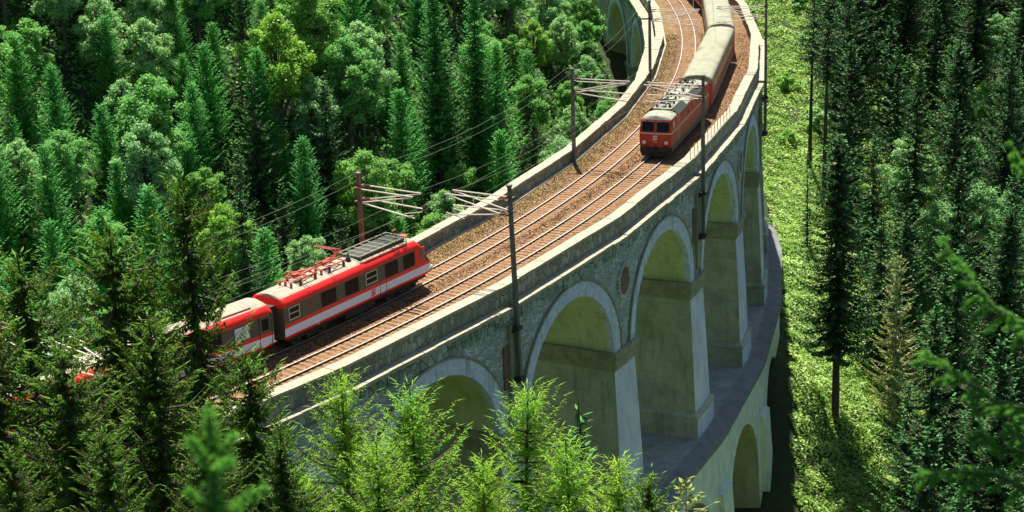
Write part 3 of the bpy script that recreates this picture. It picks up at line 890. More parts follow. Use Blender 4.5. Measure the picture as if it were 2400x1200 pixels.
mb = MB(); mb.tube([(L1-8.1, -.3, 3.93), (L1-8.1, -.3, 4.2)], .17, 10); mb.tube([(L1-8.1, -.3, 4.2), (L1-8.1, -.3, 4.5)], .06, 8); mb.tube([(L1-8.1, -.3, 3.9), (L1-8.1, -.3, 3.97)], .24, 12); mb.build('roof_insulator', M['under'], car)
mb = MB()
for xx in (L1-11.2, L1-14.3):
    for y in (-.5, 0, .5): mb.tube([(xx, y, 3.9), (xx, y, 4.22)], .09, 8)
    mb.tube([(xx, -.5, 4.24), (xx, .5, 4.24)], .035, 5)
mb.tube([(L1-15, .2, 4.26), (L1-8.3, .2, 4.26)], .03, 5); mb.build('roof_busbar', M['redgear'], car)
mb = MB(); mb.box((L1/2, 0, .8), (L1-1.2, 2.3, .3)); mb.box((L1/2, 0, .55), (3.2, 2.4, .5)); mb.box((L1/2+3.6, .2, .6), (1.2, 2.2, .4)); mb.build('underframe', M['under'], car)
bogie(car, L1-3.2); bogie(car, 3.1)
mb = MB(); mb.box((-.16, 0, 2.2), (.5, 1.5, 2.2)); mb.build('gangway', M['under'], car)
L2 = 26.0
car2 = place('electric_railcar', -S, -.5712-(L1+.55)/(R-S), L2)
tag(car2, 'red second railcar with beige roof, half hidden behind the dark spruces', 'railcar', 'cars of the red railcar train')
shell(L2, CARSPEC, ZL, lambda z: .1 if z < 3.2 else .1+(z-3.2)*.3, lambda z: .1 if z < 3.2 else .1+(z-3.2)*.3, lambda z, q: carmat(z, 'rear' if q == 'front' else q), .05, cm, car2)
for ys in (-1, 1):
    side_window(car2, L2-3.4, L2-2.2, 2.1, 3.0, False, 'stripe', ysign=ys)
    side_window(car2, L2-1.1, L2-.55, 2.2, 2.95, False, ysign=ys)
    for i in range(9): side_window(car2, L2-5.9-i*2.05, L2-4.5-i*2.05, 2.06, 3.06, ysign=ys)
    mb = MB()
    for f in (.3, 1.35): side_panel(mb, L2-f-.02, L2-f+.02, ys*1.437, .96, 3.3, .014)
    mb.build('door_seam', M['under'], car2)
mb = MB(); mb.box((L2/2, 0, .8), (L2-1.2, 2.3, .3)); mb.box((L2/2, 0, .55), (6, 2.4, .5)); mb.build('underframe', M['under'], car2)
bogie(car2, L2-3.4); bogie(car2, 3.4)
mb = MB(); mb.box((L2+.12, 0, 2.2), (.4, 1.5, 2.2)); mb.build('gangway', M['under'], car2)
mb = MB(); mb.tube([(L2-1.5, -.9, 3.86), (L2-4.5, -.9, 3.86)], .04, 5); mb.tube([(L2-3.5, -.3, 3.95), (L2-4.5, -.3, 4.2)], .04, 5); mb.build('roof_conduit', M['redgear'], car2)

# ---- locomotive
LL = 15.6
loco = place('electric_locomotive', S, -.3700, LL, rev=True)
tag(loco, 'red electric locomotive with light grey roof and two headlights, coming down the outer track', 'locomotive')
LSPEC = [(1.0, 1.43), (1.2, 1.46), (2.3, 1.46), (3.42, 1.40), (3.5, 1.36), (3.62, 1.22), (3.72, 1.0), (3.8, .6), (3.83, .05)]
LZ_ = [1.0, 1.2, 2.27, 2.36, 3.0, 3.42, 3.5, 3.62, 3.72, 3.8, 3.83]
lm_ = [M['locored'], M['cream'], M['lgrey'], M['locoside']]
def lmat(z, zone):
    if z > 3.46: return 2
    if 2.27 < z < 2.36: return 1
    return 3 if zone == 'side' else 0
lfront = lambda z: float(np.interp(z, [1.0, 2.3, 3.45, 3.83], [.06, .0, .32, .55]))
shell(LL, LSPEC, LZ_, lfront, lfront, lmat, .16, lm_, loco)
for e in (1, -1):
    for y0, y1 in ((-1.22, -.13), (.13, 1.22)):
        mb = MB()
        rows = []
        for z in (2.47, 2.9, 3.34):
            x = lfront(z)
            rows.append([((LL-x-.16*abs(y/1.42)**3+.02) if e > 0 else (x-.02+.05*abs(y/1.42)**3), y, z) for y in np.linspace(y0, y1, 5)])
        mb.grid(rows); wo = mb.build('windscreen', M['glass'], loco)
        mb = MB(); mb.tube([rows[0][0], rows[0][-1], rows[-1][-1], rows[-1][0], rows[0][0]], .03, 5); mb.build('windscreen_frame', M['dirtygrey'], wo)
    for y in (-1.0, 1.0):
        x = LL if e > 0 else 0
        mb = MB(); mb.tube([(x-e*.12, y, 1.5), (x+e*.03, y, 1.5)], .17, 14)
        hl = mb.build('headlight', M['white'], loco)
        mb = MB(); mb.tube([(x+e*.03, y, 1.5), (x+e*.045, y, 1.5)], .13, 14); mb.build('lens', M['lampglass'], hl)
    mb = MB(); mb.box((LL/2+e*(LL/2-.62), 0, 3.62), (.25, .5, .22)); mb.build('roof_lamp', M['redgear'], loco)
emblem(loco, (LL+.012, 0, 1.93), (0, 1, 0), (0, 0, 1), .42, 'white')
text(loco, '1044', (LL+.016, 0, 1.55), (math.pi/2, 0, math.pi/2), .2, 'cream')
for ys in (-1, 1):
    mb = MB()
    for x in (LL-2.55, LL-3.25, 3.25, 2.55): side_panel(mb, x-.025, x+.025, ys*1.45, 1.1, 3.35, .045)
    mb.build('door_rail', M['cream'], loco)
    mb = MB(); side_panel(mb, LL-1.5, LL-.85, ys*1.435, 2.5, 3.25, .03, lean=.03); mb.build('cab_window', M['glass'], loco)
    for x in (4.6, 6.4, 8.3, 10.2):
        mb = MB(); side_panel(mb, x, x+.42, ys*1.43, 2.62, 3.12, .03); mb.build('side_window', M['glass'], loco)
    # sloping dark ventilation grilles at the roof edge
    mb = MB()
    for x0_, x1_ in ((LL-6.3, LL-2.7), (LL-12.9, LL-8.4)):
        mb.hexa([(x0_, ys*1.36, 3.46), (x1_, ys*1.36, 3.46), (x1_, ys*1.5, 3.46), (x0_, ys*1.5, 3.46), (x0_, ys*.9, 3.98), (x1_, ys*.9, 3.98), (x1_, ys*.98, 3.98), (x0_, ys*.98, 3.98)])
    mb.build('roof_grille', M['darkgrille'], loco)
    mb = MB(); side_panel(mb, .5, LL-.5, ys*1.42, .62, 1.02, .02); mb.build('side_skirt', M['dirtygrey'], loco)
mb = MB(); 
for x0_, x1_ in ((2.7, 7.2), (9.3, 12.9)): mb.box(((x0_+x1_)/2, 0, 3.88), (x1_-x0_, 1.7, .16))
mb.build('roof_hood', M['lgrey'], loco)
panto(loco, LL-4.0, 3.97, False, 'under', 'insul', d=1)
panto(loco, 4.0, 3.97, False, 'under', 'insul', d=-1)
mb = MB()
for x in (6.2, 7.8, 9.3):
    for y in (-.4, .4): mb.tube([(x, y, 3.8), (x, y, 4.2)], .09, 8)
mb.tube([(5, .4, 4.22), (LL-5, .4, 4.22)], .03, 5); mb.tube([(LL-2.2, .95, 3.95), (LL-5.6, .95, 3.95)], .035, 5); mb.build('roof_busbar', M['under'], loco)
mb = MB(); mb.box((LL/2, 0, .85), (LL-.5, 2.7, .3)); mb.box((LL/2, 0, .55), (3.4, 2.5, .6)); mb.box((LL-.12, 0, .78), (.25, 2.75, .5)); mb.box((.12, 0, .78), (.25, 2.75, .5)); mb.build('underframe', M['under'], loco)
bogie(loco, LL-3.9, 2.9, .65); bogie(loco, 3.9, 2.9, .65)
buffers(loco, LL, 1); buffers(loco, 0, -1)
mb = MB()
for z in (.35, .45): mb.tube([(LL+.05, -1.2, z+.1), (LL+.05, 1.2, z+.1)], .03, 5)
mb.box((LL+.02, 0, .42), (.06, 2.5, .3)); mb.build('snow_plough', M['under'], loco)

# ---- coaches
COSPEC = [(.9, 1.44), (1.1, 1.47), (3.0, 1.47), (3.15, 1.46), (3.35, 1.44), (3.5, 1.36), (3.62, 1.18), (3.72, .8), (3.78, .05)]
COZ = [.9, 1.1, 1.25, 1.85, 2.1, 2.9, 3.0, 3.15, 3.35, 3.5, 3.62, 3.72, 3.78]
com = [M['locored'], M['stripe'], M['band'], M['coachroof'], M['dirtygrey']]
def comat(z, zone):
    if z > 3.04: return 3
    if zone != 'side': return 0
    if 1.25 < z < 1.85: return 4
    return 0
LC = 24.2
tf = -.3700+(LL+1.25)/(R+S)
for i, lab in enumerate(['passenger coach with pale grey roof coupled right behind the locomotive',
                         'second passenger coach with pale grey roof, cut by the top edge of the picture',
                         'third passenger coach of the express, round the bend at the top edge']):
    co = place('passenger_coach', S, tf, LC, rev=True)
    tag(co, lab, 'coach', 'coaches of the express train')
    shell(LC, COSPEC, COZ, lambda z: .08+(max(0, z-3)*.25), lambda z: .08+(max(0, z-3)*.25), comat, .05, com, co)
    for ys in (-1, 1):
        for j in range(10):
            side_window(co, 2.2+j*2.02, 2.2+j*2.02+1.45, 2.08, 2.88, ysign=ys, yw=1.465)
        for x in (.9, LC-.9):
            mb = MB(); side_panel(mb, x-.4, x+.4, ys*1.465, 1.15, 2.95, .02); mb.build('door', M['dirtygrey'], co)
    mb = MB(); mb.box((LC/2, 0, .78), (LC-1, 2.4, .26)); mb.box((LC/2, 0, .5), (5, 2.4, .5)); mb.build('underframe', M['under'], co)
    bogie(co, 3.0); bogie(co, LC-3.0); buffers(co, LC, 1); buffers(co, 0, -1)
    mb = MB(); mb.box((LC+.2, 0, 2.1), (.35, 1.2, 2.1)); mb.box((-.2, 0, 2.1), (.35, 1.2, 2.1)); mb.build('gangway', M['under'], co)
    tf += (LC+.9)/(R+S)

# ---------------------------------------------------------------- trees
def trunk_faces(path, rad, n=6):
    v = []; f = []
    path = np.asarray(path, float)
    for i, p in enumerate(path):
        d = path[min(i+1, len(path)-1)]-path[max(i-1, 0)]; d = d/(np.linalg.norm(d)+1e-9)
        a = np.cross(d, (0, 1, 0) if abs(d[2]) > .7 else (0, 0, 1)); a /= np.linalg.norm(a); b_ = np.cross(d, a)
        for k in range(n):
            th = 2*math.pi*k/n; v.append(p+rad[i]*(a*math.cos(th)+b_*math.sin(th)))
    for i in range(len(path)-1):
        for k in range(n): f.append((i*n+k, i*n+(k+1) % n, (i+1)*n+(k+1) % n, (i+1)*n+k))
    return v, f
class Wood:
    def __init__(s): s.v = []; s.f = []
    def add(s, path, rad, n=5):
        v, f = trunk_faces(path, rad, n); b_ = len(s.v); s.v += v; s.f += [tuple(b_+i for i in q) for q in f]
    def mesh(s, name, mat):
        me = bpy.data.meshes.new(name); me.from_pydata([tuple(p) for p in s.v], [], s.f); me.materials.append(mat)
        me.polygons.foreach_set('use_smooth', [True]*len(me.polygons)); me.update(); return me
def conifer(seed, H, Rb, mat, bark='bark', whorl=.5, per=6, twig=.5, tw=.10, step=.22, clear=.12, droop=.35, tipup=.25, up=0.0, hang=0.0, power=.8, dens=1.0, irregular=.25, bark_limbs=True, lightbias=0, jitter=.03, fan=1.0):
    rg = np.random.default_rng(seed)
    W = Wood()
    sway = rg.normal(0, .012*H, 2)
    def ax(z): f = z/H; return np.array([sway[0]*f*f, sway[1]*f*f, z])
    W.add([ax(H*f) for f in (0, .2, .4, .6, .8, 1.0)], [H*.0125, H*.0105, H*.008, H*.0055, H*.003, .02], 8)
    C = []; U = []; Vv = []; T = []
    z = H*clear
    while z < H-.15:
        f = (z-H*clear)/(H*(1-clear)); g = 1-f
        L0 = Rb*(g**power)*(.55+.45*min(1, (f+.02)/.12))+.12
        nb = max(3, int(per*dens*(0.7+.3*g)))
        a0 = rg.uniform(0, 2*math.pi)
        for b_ in range(nb):
            a = a0+2*math.pi*b_/nb+rg.normal(0, .25)
            L = L0*(1+rg.normal(0, irregular))
            if L < .15: continue
            e = np.array([math.cos(a), math.sin(a), 0]); sd_ = np.array([-math.sin(a), math.cos(a), 0])
            z0 = z+rg.uniform(-.5, .5)*whorl
            sl = up+(.55 if f > .85 else 0)*(f-.85)/.15
            n = max(2, int(L/step))
            q = (np.arange(n)+rg.uniform(0, 1))/n
            zz = z0+sl*L*q-droop*L*(q*(1.5-q))*(.4+.6*g)+tipup*L*q**3
            P = ax(min(max(z0, 0), H))*np.array([1, 1, 0])+e*(L*q)[:, None]+np.c_[np.zeros(n), np.zeros(n), zz]
            if bark_limbs and L > 1.0:
                W.add([ax(z0), P[n//2], P[-1]], [.018*L+.012, .012*L+.006, .006], 3)
            tl = twig*fan*(1-q*.75)*(.6+.4*min(1, L/2))
            for sgn in (-1, 1):
                ang = rg.uniform(.6, 1.1, n)
                dv = e*np.cos(ang)[:, None]+sgn*sd_*np.sin(ang)[:, None]+np.c_[np.zeros(n), np.zeros(n), rg.normal(-.15-hang, .25, n)]
                dv = unit(dv); ln = tl*rg.uniform(.7, 1.3, n)
                C.append(P+dv*ln[:, None]*.5+rg.normal(0, jitter, (n, 3))); U.append(dv*ln[:, None]*.55)
                wv = unit(np.cross(dv, rg.normal(0, .5, (n, 3))+np.array([0, 0, 1])))
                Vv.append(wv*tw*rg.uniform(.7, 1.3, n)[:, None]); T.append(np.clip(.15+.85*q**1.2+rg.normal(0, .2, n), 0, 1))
            if hang:
                m_ = n
                dv = unit(np.c_[rg.normal(0, .25, (m_, 2)), -np.ones(m_)]); ln = hang*rg.uniform(.3, 1.0, m_)*(.4+.6*g)
                C.append(P+dv*ln[:, None]*.5); U.append(dv*ln[:, None]*.5); Vv.append(unit(np.cross(dv, rg.normal(size=(m_, 3))))*tw*.8); T.append(np.clip(rg.normal(.3, .2, m_), 0, 1))
            # tip
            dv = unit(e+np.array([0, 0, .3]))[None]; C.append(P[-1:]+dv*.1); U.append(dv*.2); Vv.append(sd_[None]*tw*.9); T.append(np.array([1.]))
        z += whorl*rg.uniform(.7, 1.3)*(1 if f < .8 else .6)
    # leader
    for k in range(5):
        dv = unit(np.array([[rg.normal(0, .15), rg.normal(0, .15), 1]])); C.append(np.array([ax(H)])-dv*.1*k); U.append(dv*.3); Vv.append(unit(np.cross(dv, rg.normal(size=(1, 3))))*tw*.7); T.append(np.array([.8]))
    C = np.concatenate(C); U = np.concatenate(U); Vv = np.concatenate(Vv); T = np.concatenate(T)
    me = fast_quads('crown', rhombi(C, U, Vv), [mat], T)
    return W.mesh('trunk', M[bark]), me, H
def broadleaf(seed, H, Rc, mat, n=5200, leaf=.34, lobes=16, bark='barkgrey', squash=.85, base=.3):
    rg = np.random.default_rng(seed)
    W = Wood(); W.add([(0, 0, 0), (.1, .05, H*.3), (0, .15, H*.6), (.1, 0, H*.85)], [H*.018, H*.014, H*.009, .03], 8)
    cs = []
    for i in range(lobes):
        f = (i+.5)/lobes
        zc = H*(base+(1-base)*(.12+.78*f)); rmax = Rc*math.sqrt(max(.05, 1-((f-.35)/.72)**2))*.72
        a = i*2.4+rg.normal(0, .4); q = rmax*rg.uniform(.3, 1.25)*(1 if f < .9 else .3)
        rr_ = Rc*rg.uniform(.16, .36)*(1.0-.3*f)
        cs.append((np.array([q*math.cos(a), q*math.sin(a), zc]), rr_))
        W.add([(0, 0, zc*.55), (q*.5*math.cos(a), q*.5*math.sin(a), zc*.8), tuple(cs[-1][0])], [.09, .05, .02], 4)
    wsum = sum(r*r for c, r in cs); C = []; Nn = []; T = []
    for c, r in cs:
        m_ = int(n*r*r/wsum)
        d = unit(rg.normal(size=(m_, 3))); d[:, 2] = np.where(d[:, 2] < -.35, -d[:, 2], d[:, 2])
        sh = rg.uniform(.1, 1, m_)**.6
        bumpy = 1+.22*np.sin(d[:, 0]*7+c[0]*3)*np.sin(d[:, 1]*8+c[1])+.15*np.sin(d[:, 2]*11)
        p = c+d*(r*sh*bumpy)[:, None]*np.array([1, 1, squash])
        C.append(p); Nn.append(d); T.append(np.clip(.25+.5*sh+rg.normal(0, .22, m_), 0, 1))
    C = np.concatenate(C); Nn = np.concatenate(Nn); T = np.concatenate(T)
    # leaf sprays: group leaves in small tufts
    C = C+rg.normal(0, .13, C.shape)
    nrm = unit(Nn*.5+np.array([0, 0, .45])+rg.normal(0, .55, C.shape))
    u = unit(np.cross(nrm, rg.normal(size=C.shape))); v = np.cross(nrm, u)
    s_ = leaf*rg.uniform(.6, 1.25, len(C))
    me = fast_quads('crown', rhombi(C, u*(s_*.62)[:, None], v*(s_*.42)[:, None]), [mat], T)
    return W.mesh('trunk', M[bark]), me, H

PROTO = {
 'broad': [broadleaf(100+i, h, r, M[m], n, lf, lb) for i, (h, r, m, n, lf, lb) in enumerate([(13, 3.6, 'leaf', 24000, .21, 46), (12, 3.1, 'leafb', 20000, .2, 40), (14, 3.7, 'leafb', 27000, .21, 50), (11, 2.9, 'leaf', 19000, .2, 36), (12.5, 3.3, 'leafy', 21000, .21, 42), (15, 3.9, 'leaf', 29000, .22, 54)])],
 'soft': [conifer(200+i, h, r, M['soft'], whorl=.24, per=10, twig=.42, tw=.055, step=.13, clear=.06, droop=.1, tipup=.2, up=.45, power=.62, irregular=.16, bark_limbs=False) for i, (h, r) in enumerate([(11, 2.1), (9.5, 2.0), (12.5, 2.3), (8.5, 1.8)])],
 'spruce': [conifer(300+i, h, r, M['spruce'], whorl=.85, per=7, twig=.62, tw=.12, step=.17, clear=.1, droop=.45, tipup=.35, power=.85, hang=.45, irregular=.22) for i, (h, r) in enumerate([(24, 4.6), (27, 5.2), (21, 4.2), (17, 3.6)])],
 'bigspruce': [conifer(330, 31, 4.1, M['spruce'], whorl=.5, per=8, twig=.6, tw=.13, step=.25, clear=.26, droop=.6, tipup=.3, power=.55, hang=.55, irregular=.25),
               conifer(331, 28, 3.9, M['soft'], whorl=.5, per=9, twig=.6, tw=.13, step=.25, clear=.08, droop=.35, tipup=.3, power=.65, hang=.25, irregular=.22)],
 'pine': [conifer(340, 27, 2.7, M['spruce'], whorl=.6, per=6, twig=.6, tw=.12, step=.3, clear=.6, droop=.2, tipup=.2, up=.1, power=.5, hang=.3, irregular=.35, bark='bark')],
 'larch': [conifer(400+i, h, r, M['larch'], whorl=.3, per=7, twig=.34, tw=.017, step=.045, clear=.05, droop=.25, tipup=.35, up=.42, power=.64, hang=.16, irregular=.28, jitter=.05) for i, (h, r) in enumerate([(17, 3.2), (15, 3.0), (13.5, 2.6)])],
 'near': [conifer(500+i, h, r, M['nspruce'], whorl=.42, per=8, twig=.30, tw=.036, step=.045, clear=.05, droop=.55, tipup=.45, power=.5, hang=.5, irregular=.3) for i, (h, r) in enumerate([(19, 2.9), (16, 2.7)])],
 'gold': [conifer(600, 17, 2.9, M['gold'], whorl=.6, per=6, twig=.5, tw=.07, step=.16, clear=.1, droop=.25, tipup=.3, power=.6, hang=.15, irregular=.2, bark='barkpale')],
 'slim': [conifer(610, 14, 1.15, M['spruce'], whorl=.45, per=6, twig=.4, tw=.07, step=.16, clear=.05, droop=.15, tipup=.3, up=.15, power=.8, irregular=.25)],
 'bush': [broadleaf(700+i, 3.2, 2.4, M['leafy'], 2600, .3, 9, base=.05) for i in range(2)]+[broadleaf(710, 3.6, 2.6, M['leafb'], 2800, .3, 9, base=.05)],
}
TREES = []
NAMES = {'broad': ('broadleaf_tree', 'tree'), 'soft': ('young_conifer', 'tree'), 'spruce': ('spruce_tree', 'tree'), 'bigspruce': ('spruce_tree', 'tree'), 'pine': ('pine_tree', 'tree'),
         'larch': ('larch_tree', 'tree'), 'near': ('spruce_tree', 'tree'), 'gold': ('spruce_tree', 'tree'), 'slim': ('spruce_tree', 'tree'), 'bush': ('bush', 'bush')}
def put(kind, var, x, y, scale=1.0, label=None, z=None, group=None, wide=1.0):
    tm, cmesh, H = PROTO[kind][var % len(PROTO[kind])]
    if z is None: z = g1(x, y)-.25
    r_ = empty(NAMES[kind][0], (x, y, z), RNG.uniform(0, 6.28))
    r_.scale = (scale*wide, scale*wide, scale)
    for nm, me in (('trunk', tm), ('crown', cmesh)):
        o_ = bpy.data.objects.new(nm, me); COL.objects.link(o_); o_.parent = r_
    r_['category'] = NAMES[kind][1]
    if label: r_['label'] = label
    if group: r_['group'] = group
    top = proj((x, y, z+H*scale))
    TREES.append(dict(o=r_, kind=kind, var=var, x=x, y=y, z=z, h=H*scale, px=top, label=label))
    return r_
def solve(px, py, H, d0=55, d1=420):
    """walk along the sight line until ground + H meets it"""
    d = ray(px, py)
    for t in np.arange(d0, d1, .5):
        p = np.array([0, 0, CAMZ])+d*t
        if p[2] <= g1(p[0], p[1])-.25+H: return p[0], p[1]
    return None
def hero(kind, var, px, py, scale, label, d0=55, dist=None, wide=1.0):
    H = PROTO[kind][var % len(PROTO[kind])][2]*scale
    if dist:
        p = np.array([0, 0, CAMZ])+ray(px, py)*dist
        g = g1(p[0], p[1])-.25
        hh = p[2]-g
        scale = hh/PROTO[kind][var % len(PROTO[kind])][2]
        return put(kind, var, p[0], p[1], scale, label, wide=wide)
    q = solve(px, py, H, d0)
    if q is None: print('hero failed', label); return None
    return put(kind, var, q[0], q[1], scale, label, wide=wide)

# foreground larches and the small trees between them
hero('larch', 0, 800, 893, 1, 'bright green larch in front of the near parapet, leftmost of the foreground larches', dist=86, wide=1.2)
hero('larch', 1, 968, 915, 1, 'wide bright green larch standing in front of the first low arch', dist=84, wide=1.2)
hero('larch', 0, 1212, 903, 1, 'tallest bright larch, in front of the pier below the middle catenary mast', dist=86, wide=1.2)
hero('larch', 2, 1335, 1035, 1, 'small larch in front of the second pier, left of the slim dark spruce', dist=84, wide=1.2)
hero('larch', 1, 885, 1040, 1, 'low larch between the two left foreground larches', dist=78, wide=1.2)
hero('larch', 2, 700, 1090, 1, 'small dull larch under the spruce boughs at the bottom', dist=80, wide=1.2)
hero('larch', 1, 1440, 1080, 1, 'feathery larch right of the slim dark spruce, at the bottom edge', dist=80, wide=1.2)
hero('larch', 1, 1130, 1075, 1, 'feathery low larch at the bottom edge under the first pier', dist=76, wide=1.2)
hero('slim', 0, 1378, 950, 1, 'slim dark spruce with a bare twisted tip in front of the tall pier', dist=92)
hero('near', 1, 1512, 1122, 1, 'small sunlit spruce tip at the bottom edge, left of the lower coping', dist=78)
hero('gold', 0, 1608, 1122, 1, 'small orange tinged spruce tip at the bottom edge over the lower tier', dist=78)
# dark spruces in front of the red train
NL = [(0, 435, 420, 70, .88, 'tall dark spruce with sunlit twig ends standing in front of the second railcar'),
 (1, 235, 540, 70, 1.2, 'dark spruce left of the one before the railcar, its top against the hillside'),
 (0, 55, 600, 66, 1.2, 'dark spruce near the left edge, reaching up to mid height'),
 (1, 590, 830, 66, 1.15, 'lower spruce reaching over the parapet, right of the tall spruce before the train'),
 (0, 345, 760, 62, 1.25, 'broad spruce in the dark lower left, just below the railcar'),
 (1, 140, 800, 60, 1.25, 'broad spruce of the dark group in the lower left corner'),
 (1, -40, 700, 64, 1.2, 'spruce cut by the left edge below mid height'),
 (0, 650, 1010, 62, 1.1, 'low spruce at the bottom, left of the foreground larches'),
 (1, 20, 1050, 50, 1.2, 'bluish green spruce top in the bottom left corner'),
 (0, 470, 960, 58, 1.2, 'dark spruce at the bottom behind the blurred young tip'),
 (0, 300, 640, 72, 1.1, 'dark spruce between the two tall ones that stand before the hidden railcar'),
 (1, 250, 1010, 54, 1.2, 'spruce top at the bottom, between the corner and the blurred young tip')]
for v_, x_, y_, d_, w_, l_ in NL: hero('near', v_, x_, y_, 1, l_, dist=d_, wide=w_)
# big dark spruces behind the middle of the viaduct
hero('bigspruce', 1, 1010, -60, .85, 'very tall spruce above the railcar, left one of the dark pair', d0=170)
hero('bigspruce', 1, 1105, -40, .85, 'very tall spruce above the railcar, right one of the dark pair', d0=170)
hero('spruce', 3, 755, 180, .9, 'mid height dark spruce between pale broadleaf trees, left of the tall pair', d0=160)
hero('spruce', 3, 560, 370, .8, 'dark spruce just above the second railcar, with drooping tiers', d0=150)
hero('spruce', 3, 590, 170, .9, 'narrow dark spruce below the yellow green crown in the upper left', d0=150)
for i, (x, y, v, s_) in enumerate([(245, 45, 0, 1.0), (120, 160, 2, .95), (425, 135, 1, .8), (405, -10, 2, .8), (350, 190, 1, .85), (290, 310, 3, 1.1), (270, 380, 0, .85), (340, 40, 3, 1.0), (500, 60, 1, .9), (665, 325, 1, .8), (430, 300, 3, 1), (235, 250, 3, 1.0), (905, 190, 0, .6), (20, 280, 1, .9)]):
    ords = ['tall soft dark conifer near the top, left of the upper left hillside', 'broad soft conifer by the left edge, above mid height', 'small pointed conifer just under the tall one in the upper left', 'thin tall conifer touching the top edge of the left hillside',
            'soft pale conifer in the middle of the left hillside', 'pointed young conifer, upper one of the stacked pair left of the railcar', 'pointed young conifer, lower one of the stacked pair left of the railcar', 'slim conifer between two taller ones near the top left',
            'slim dark conifer right of the thin tall one near the top', 'rounded light conifer standing above the railcar roof', 'narrow conifer right of the stacked pair on the left hillside', 'short dark conifer in the middle of the left hillside',
            'egg shaped fine leaved tree left of the very tall spruces', 'soft conifer at the left edge of the hillside'][i]
    hero('soft', v, x, y, s_, ords, d0=140)
hero('broad', 4, 640, 30, 1.25, 'large yellow green broadleaf crown at the top of the left hillside', d0=150)
# right hand side
hero('bigspruce', 0, 1972, 325, 1, 'large drooping dark spruce with bare lower trunk standing at the meadow edge', d0=150, wide=1.12)
hero('gold', 0, 2105, 600, 1.15, 'yellowish sparse spruce with pale trunk right of the large drooping spruce', d0=120)
hero('spruce', 1, 2150, 150, 1.0, 'tiered dark spruce behind the yellowish one, near the right', d0=150)
hero('spruce', 0, 2245, 235, 1.0, 'tiered dark spruce right of the one behind the yellowish tree', d0=150)
hero('spruce', 1, 2370, 110, 1, 'dark spruce at the right edge, upper part', d0=140)
hero('pine', 0, 1905, -40, .95, 'tall conifer with long bare trunk at the meadow edge near the top', d0=170)
hero('pine', 0, 1940, -10, 1.0, 'second tall conifer with bare trunk, just right of the first at the meadow edge', d0=170)
hero('pine', 0, 2000, -60, 1.0, 'dense topped conifer with bare trunk, right of the meadow edge pair', d0=170)
hero('broad', 1, 2370, 440, 1.0, 'pale leafy tree at the right edge among the dark spruces', d0=130)
hero('broad', 4, 2310, 190, .8, 'yellow green rounded tree in the dark wood at the right', d0=140)
hero('slim', 0, 1895, 360, .9, 'thin dead looking conifer at the meadow edge left of the drooping spruce', d0=160)

# fill: forest on the left hillside, in the gully behind the viaduct and at the right
def clear_of_track(x, y, m_): return abs(math.hypot(x-CX, y-CY)-R) > m_
def scatter(cands, dmin, existing):
    out = []
    for x, y in cands:
        ok = all((x-a)**2+(y-b_)**2 > dmin*dmin for a, b_ in out) and all((x-a)**2+(y-b_)**2 > (dmin*.62)**2 for a, b_ in existing)
        if ok: out.append((x, y))
    return out
ex = [(t['x'], t['y']) for t in TREES]
c = [(RNG.uniform(-80, 34), RNG.uniform(112, 300)) for _ in range(9000)]
c = [(x, y) for x, y in c if math.hypot(x-CX, y-CY) < R-10.5 and -.315 < x/y < .16]
c = [(x, y) for x, y in c if y > 118]
left = scatter(c, 4.5, ex)
nl = 0
for x, y in left:
    z = g1(x, y); dr = R-math.hypot(x-CX, y-CY)
    p0 = proj((x, y, z+8))
    if p0[1] < -330 or p0[0] < -170 or p0[0] > 1560: continue
    q = RNG.uniform()
    near = dr < 17
    if near: kind = 'broad'; sc = RNG.uniform(.7, .95)
    elif q < .5: kind = 'broad'; sc = RNG.uniform(.7, 1.05)
    elif q < .93: kind = 'soft'; sc = RNG.uniform(.95, 1.35)
    else: kind = 'spruce'; sc = RNG.uniform(.55, .75)
    if near and z+13*sc > 1.5: sc = max(.35, (1.0-z)/13)
    v = int(RNG.integers(0, 6)) if not near else int(RNG.choice([0, 1, 3, 1]))
    if kind == 'broad' and v == 4 and RNG.uniform() < .5: v = 1
    put(kind, v, x, y, sc); nl += 1
# right wood
c = [(RNG.uniform(28, 105), RNG.uniform(120, 345)) for _ in range(9000)]
def right_ok(x, y):
    u = x/y
    lim = np.interp(y, [120, 165, 185, 230, 300, 345], [.23, .225, .212, .185, .168, .155])
    return lim < u < .32
c = [(x, y) for x, y in c if right_ok(x, y)]
right = scatter(c, 6.2, ex)
nr = 0
for x, y in right:
    z = g1(x, y); p0 = proj((x, y, z+22))
    if p0[1] < -420 or p0[0] > 2620 or p0[1] > 1250: continue
    u = x/y
    if y < 165 and u < .235: continue
    q = RNG.uniform()
    if q < .72: put('spruce', int(RNG.integers(0, 4)), x, y, RNG.uniform(.75, 1.15), wide=RNG.uniform(1.0, 1.3))
    elif q < .9: put('broad', int(RNG.choice([1, 3, 2, 0])), x, y, RNG.uniform(.8, 1.15))
    else: put('bigspruce', 0, x, y, RNG.uniform(.8, .95), wide=1.2)
    nr += 1
# far abutment side and meadow bushes
bs = [(34, 268), (37, 280), (39, 292), (36, 300), (44, 300), (46, 288), (33, 256), (40, 262), (45, 275), (30, 246), (52, 300), (41, 310), (48, 315), (33, 312), (26, 298), (29, 285), (38, 247), (43, 252)]
bs += [(33.5, 232), (36, 240), (31.5, 222), (33, 214), (31, 205), (33, 196), (36, 204), (30, 192), (35, 216), (38, 228), (32, 183), (35, 178), (31, 172)]
for i, (x, y) in enumerate(bs): put('bush', i, x, y, RNG.uniform(.6, 1.15) if i < 18 else RNG.uniform(.28, .5))
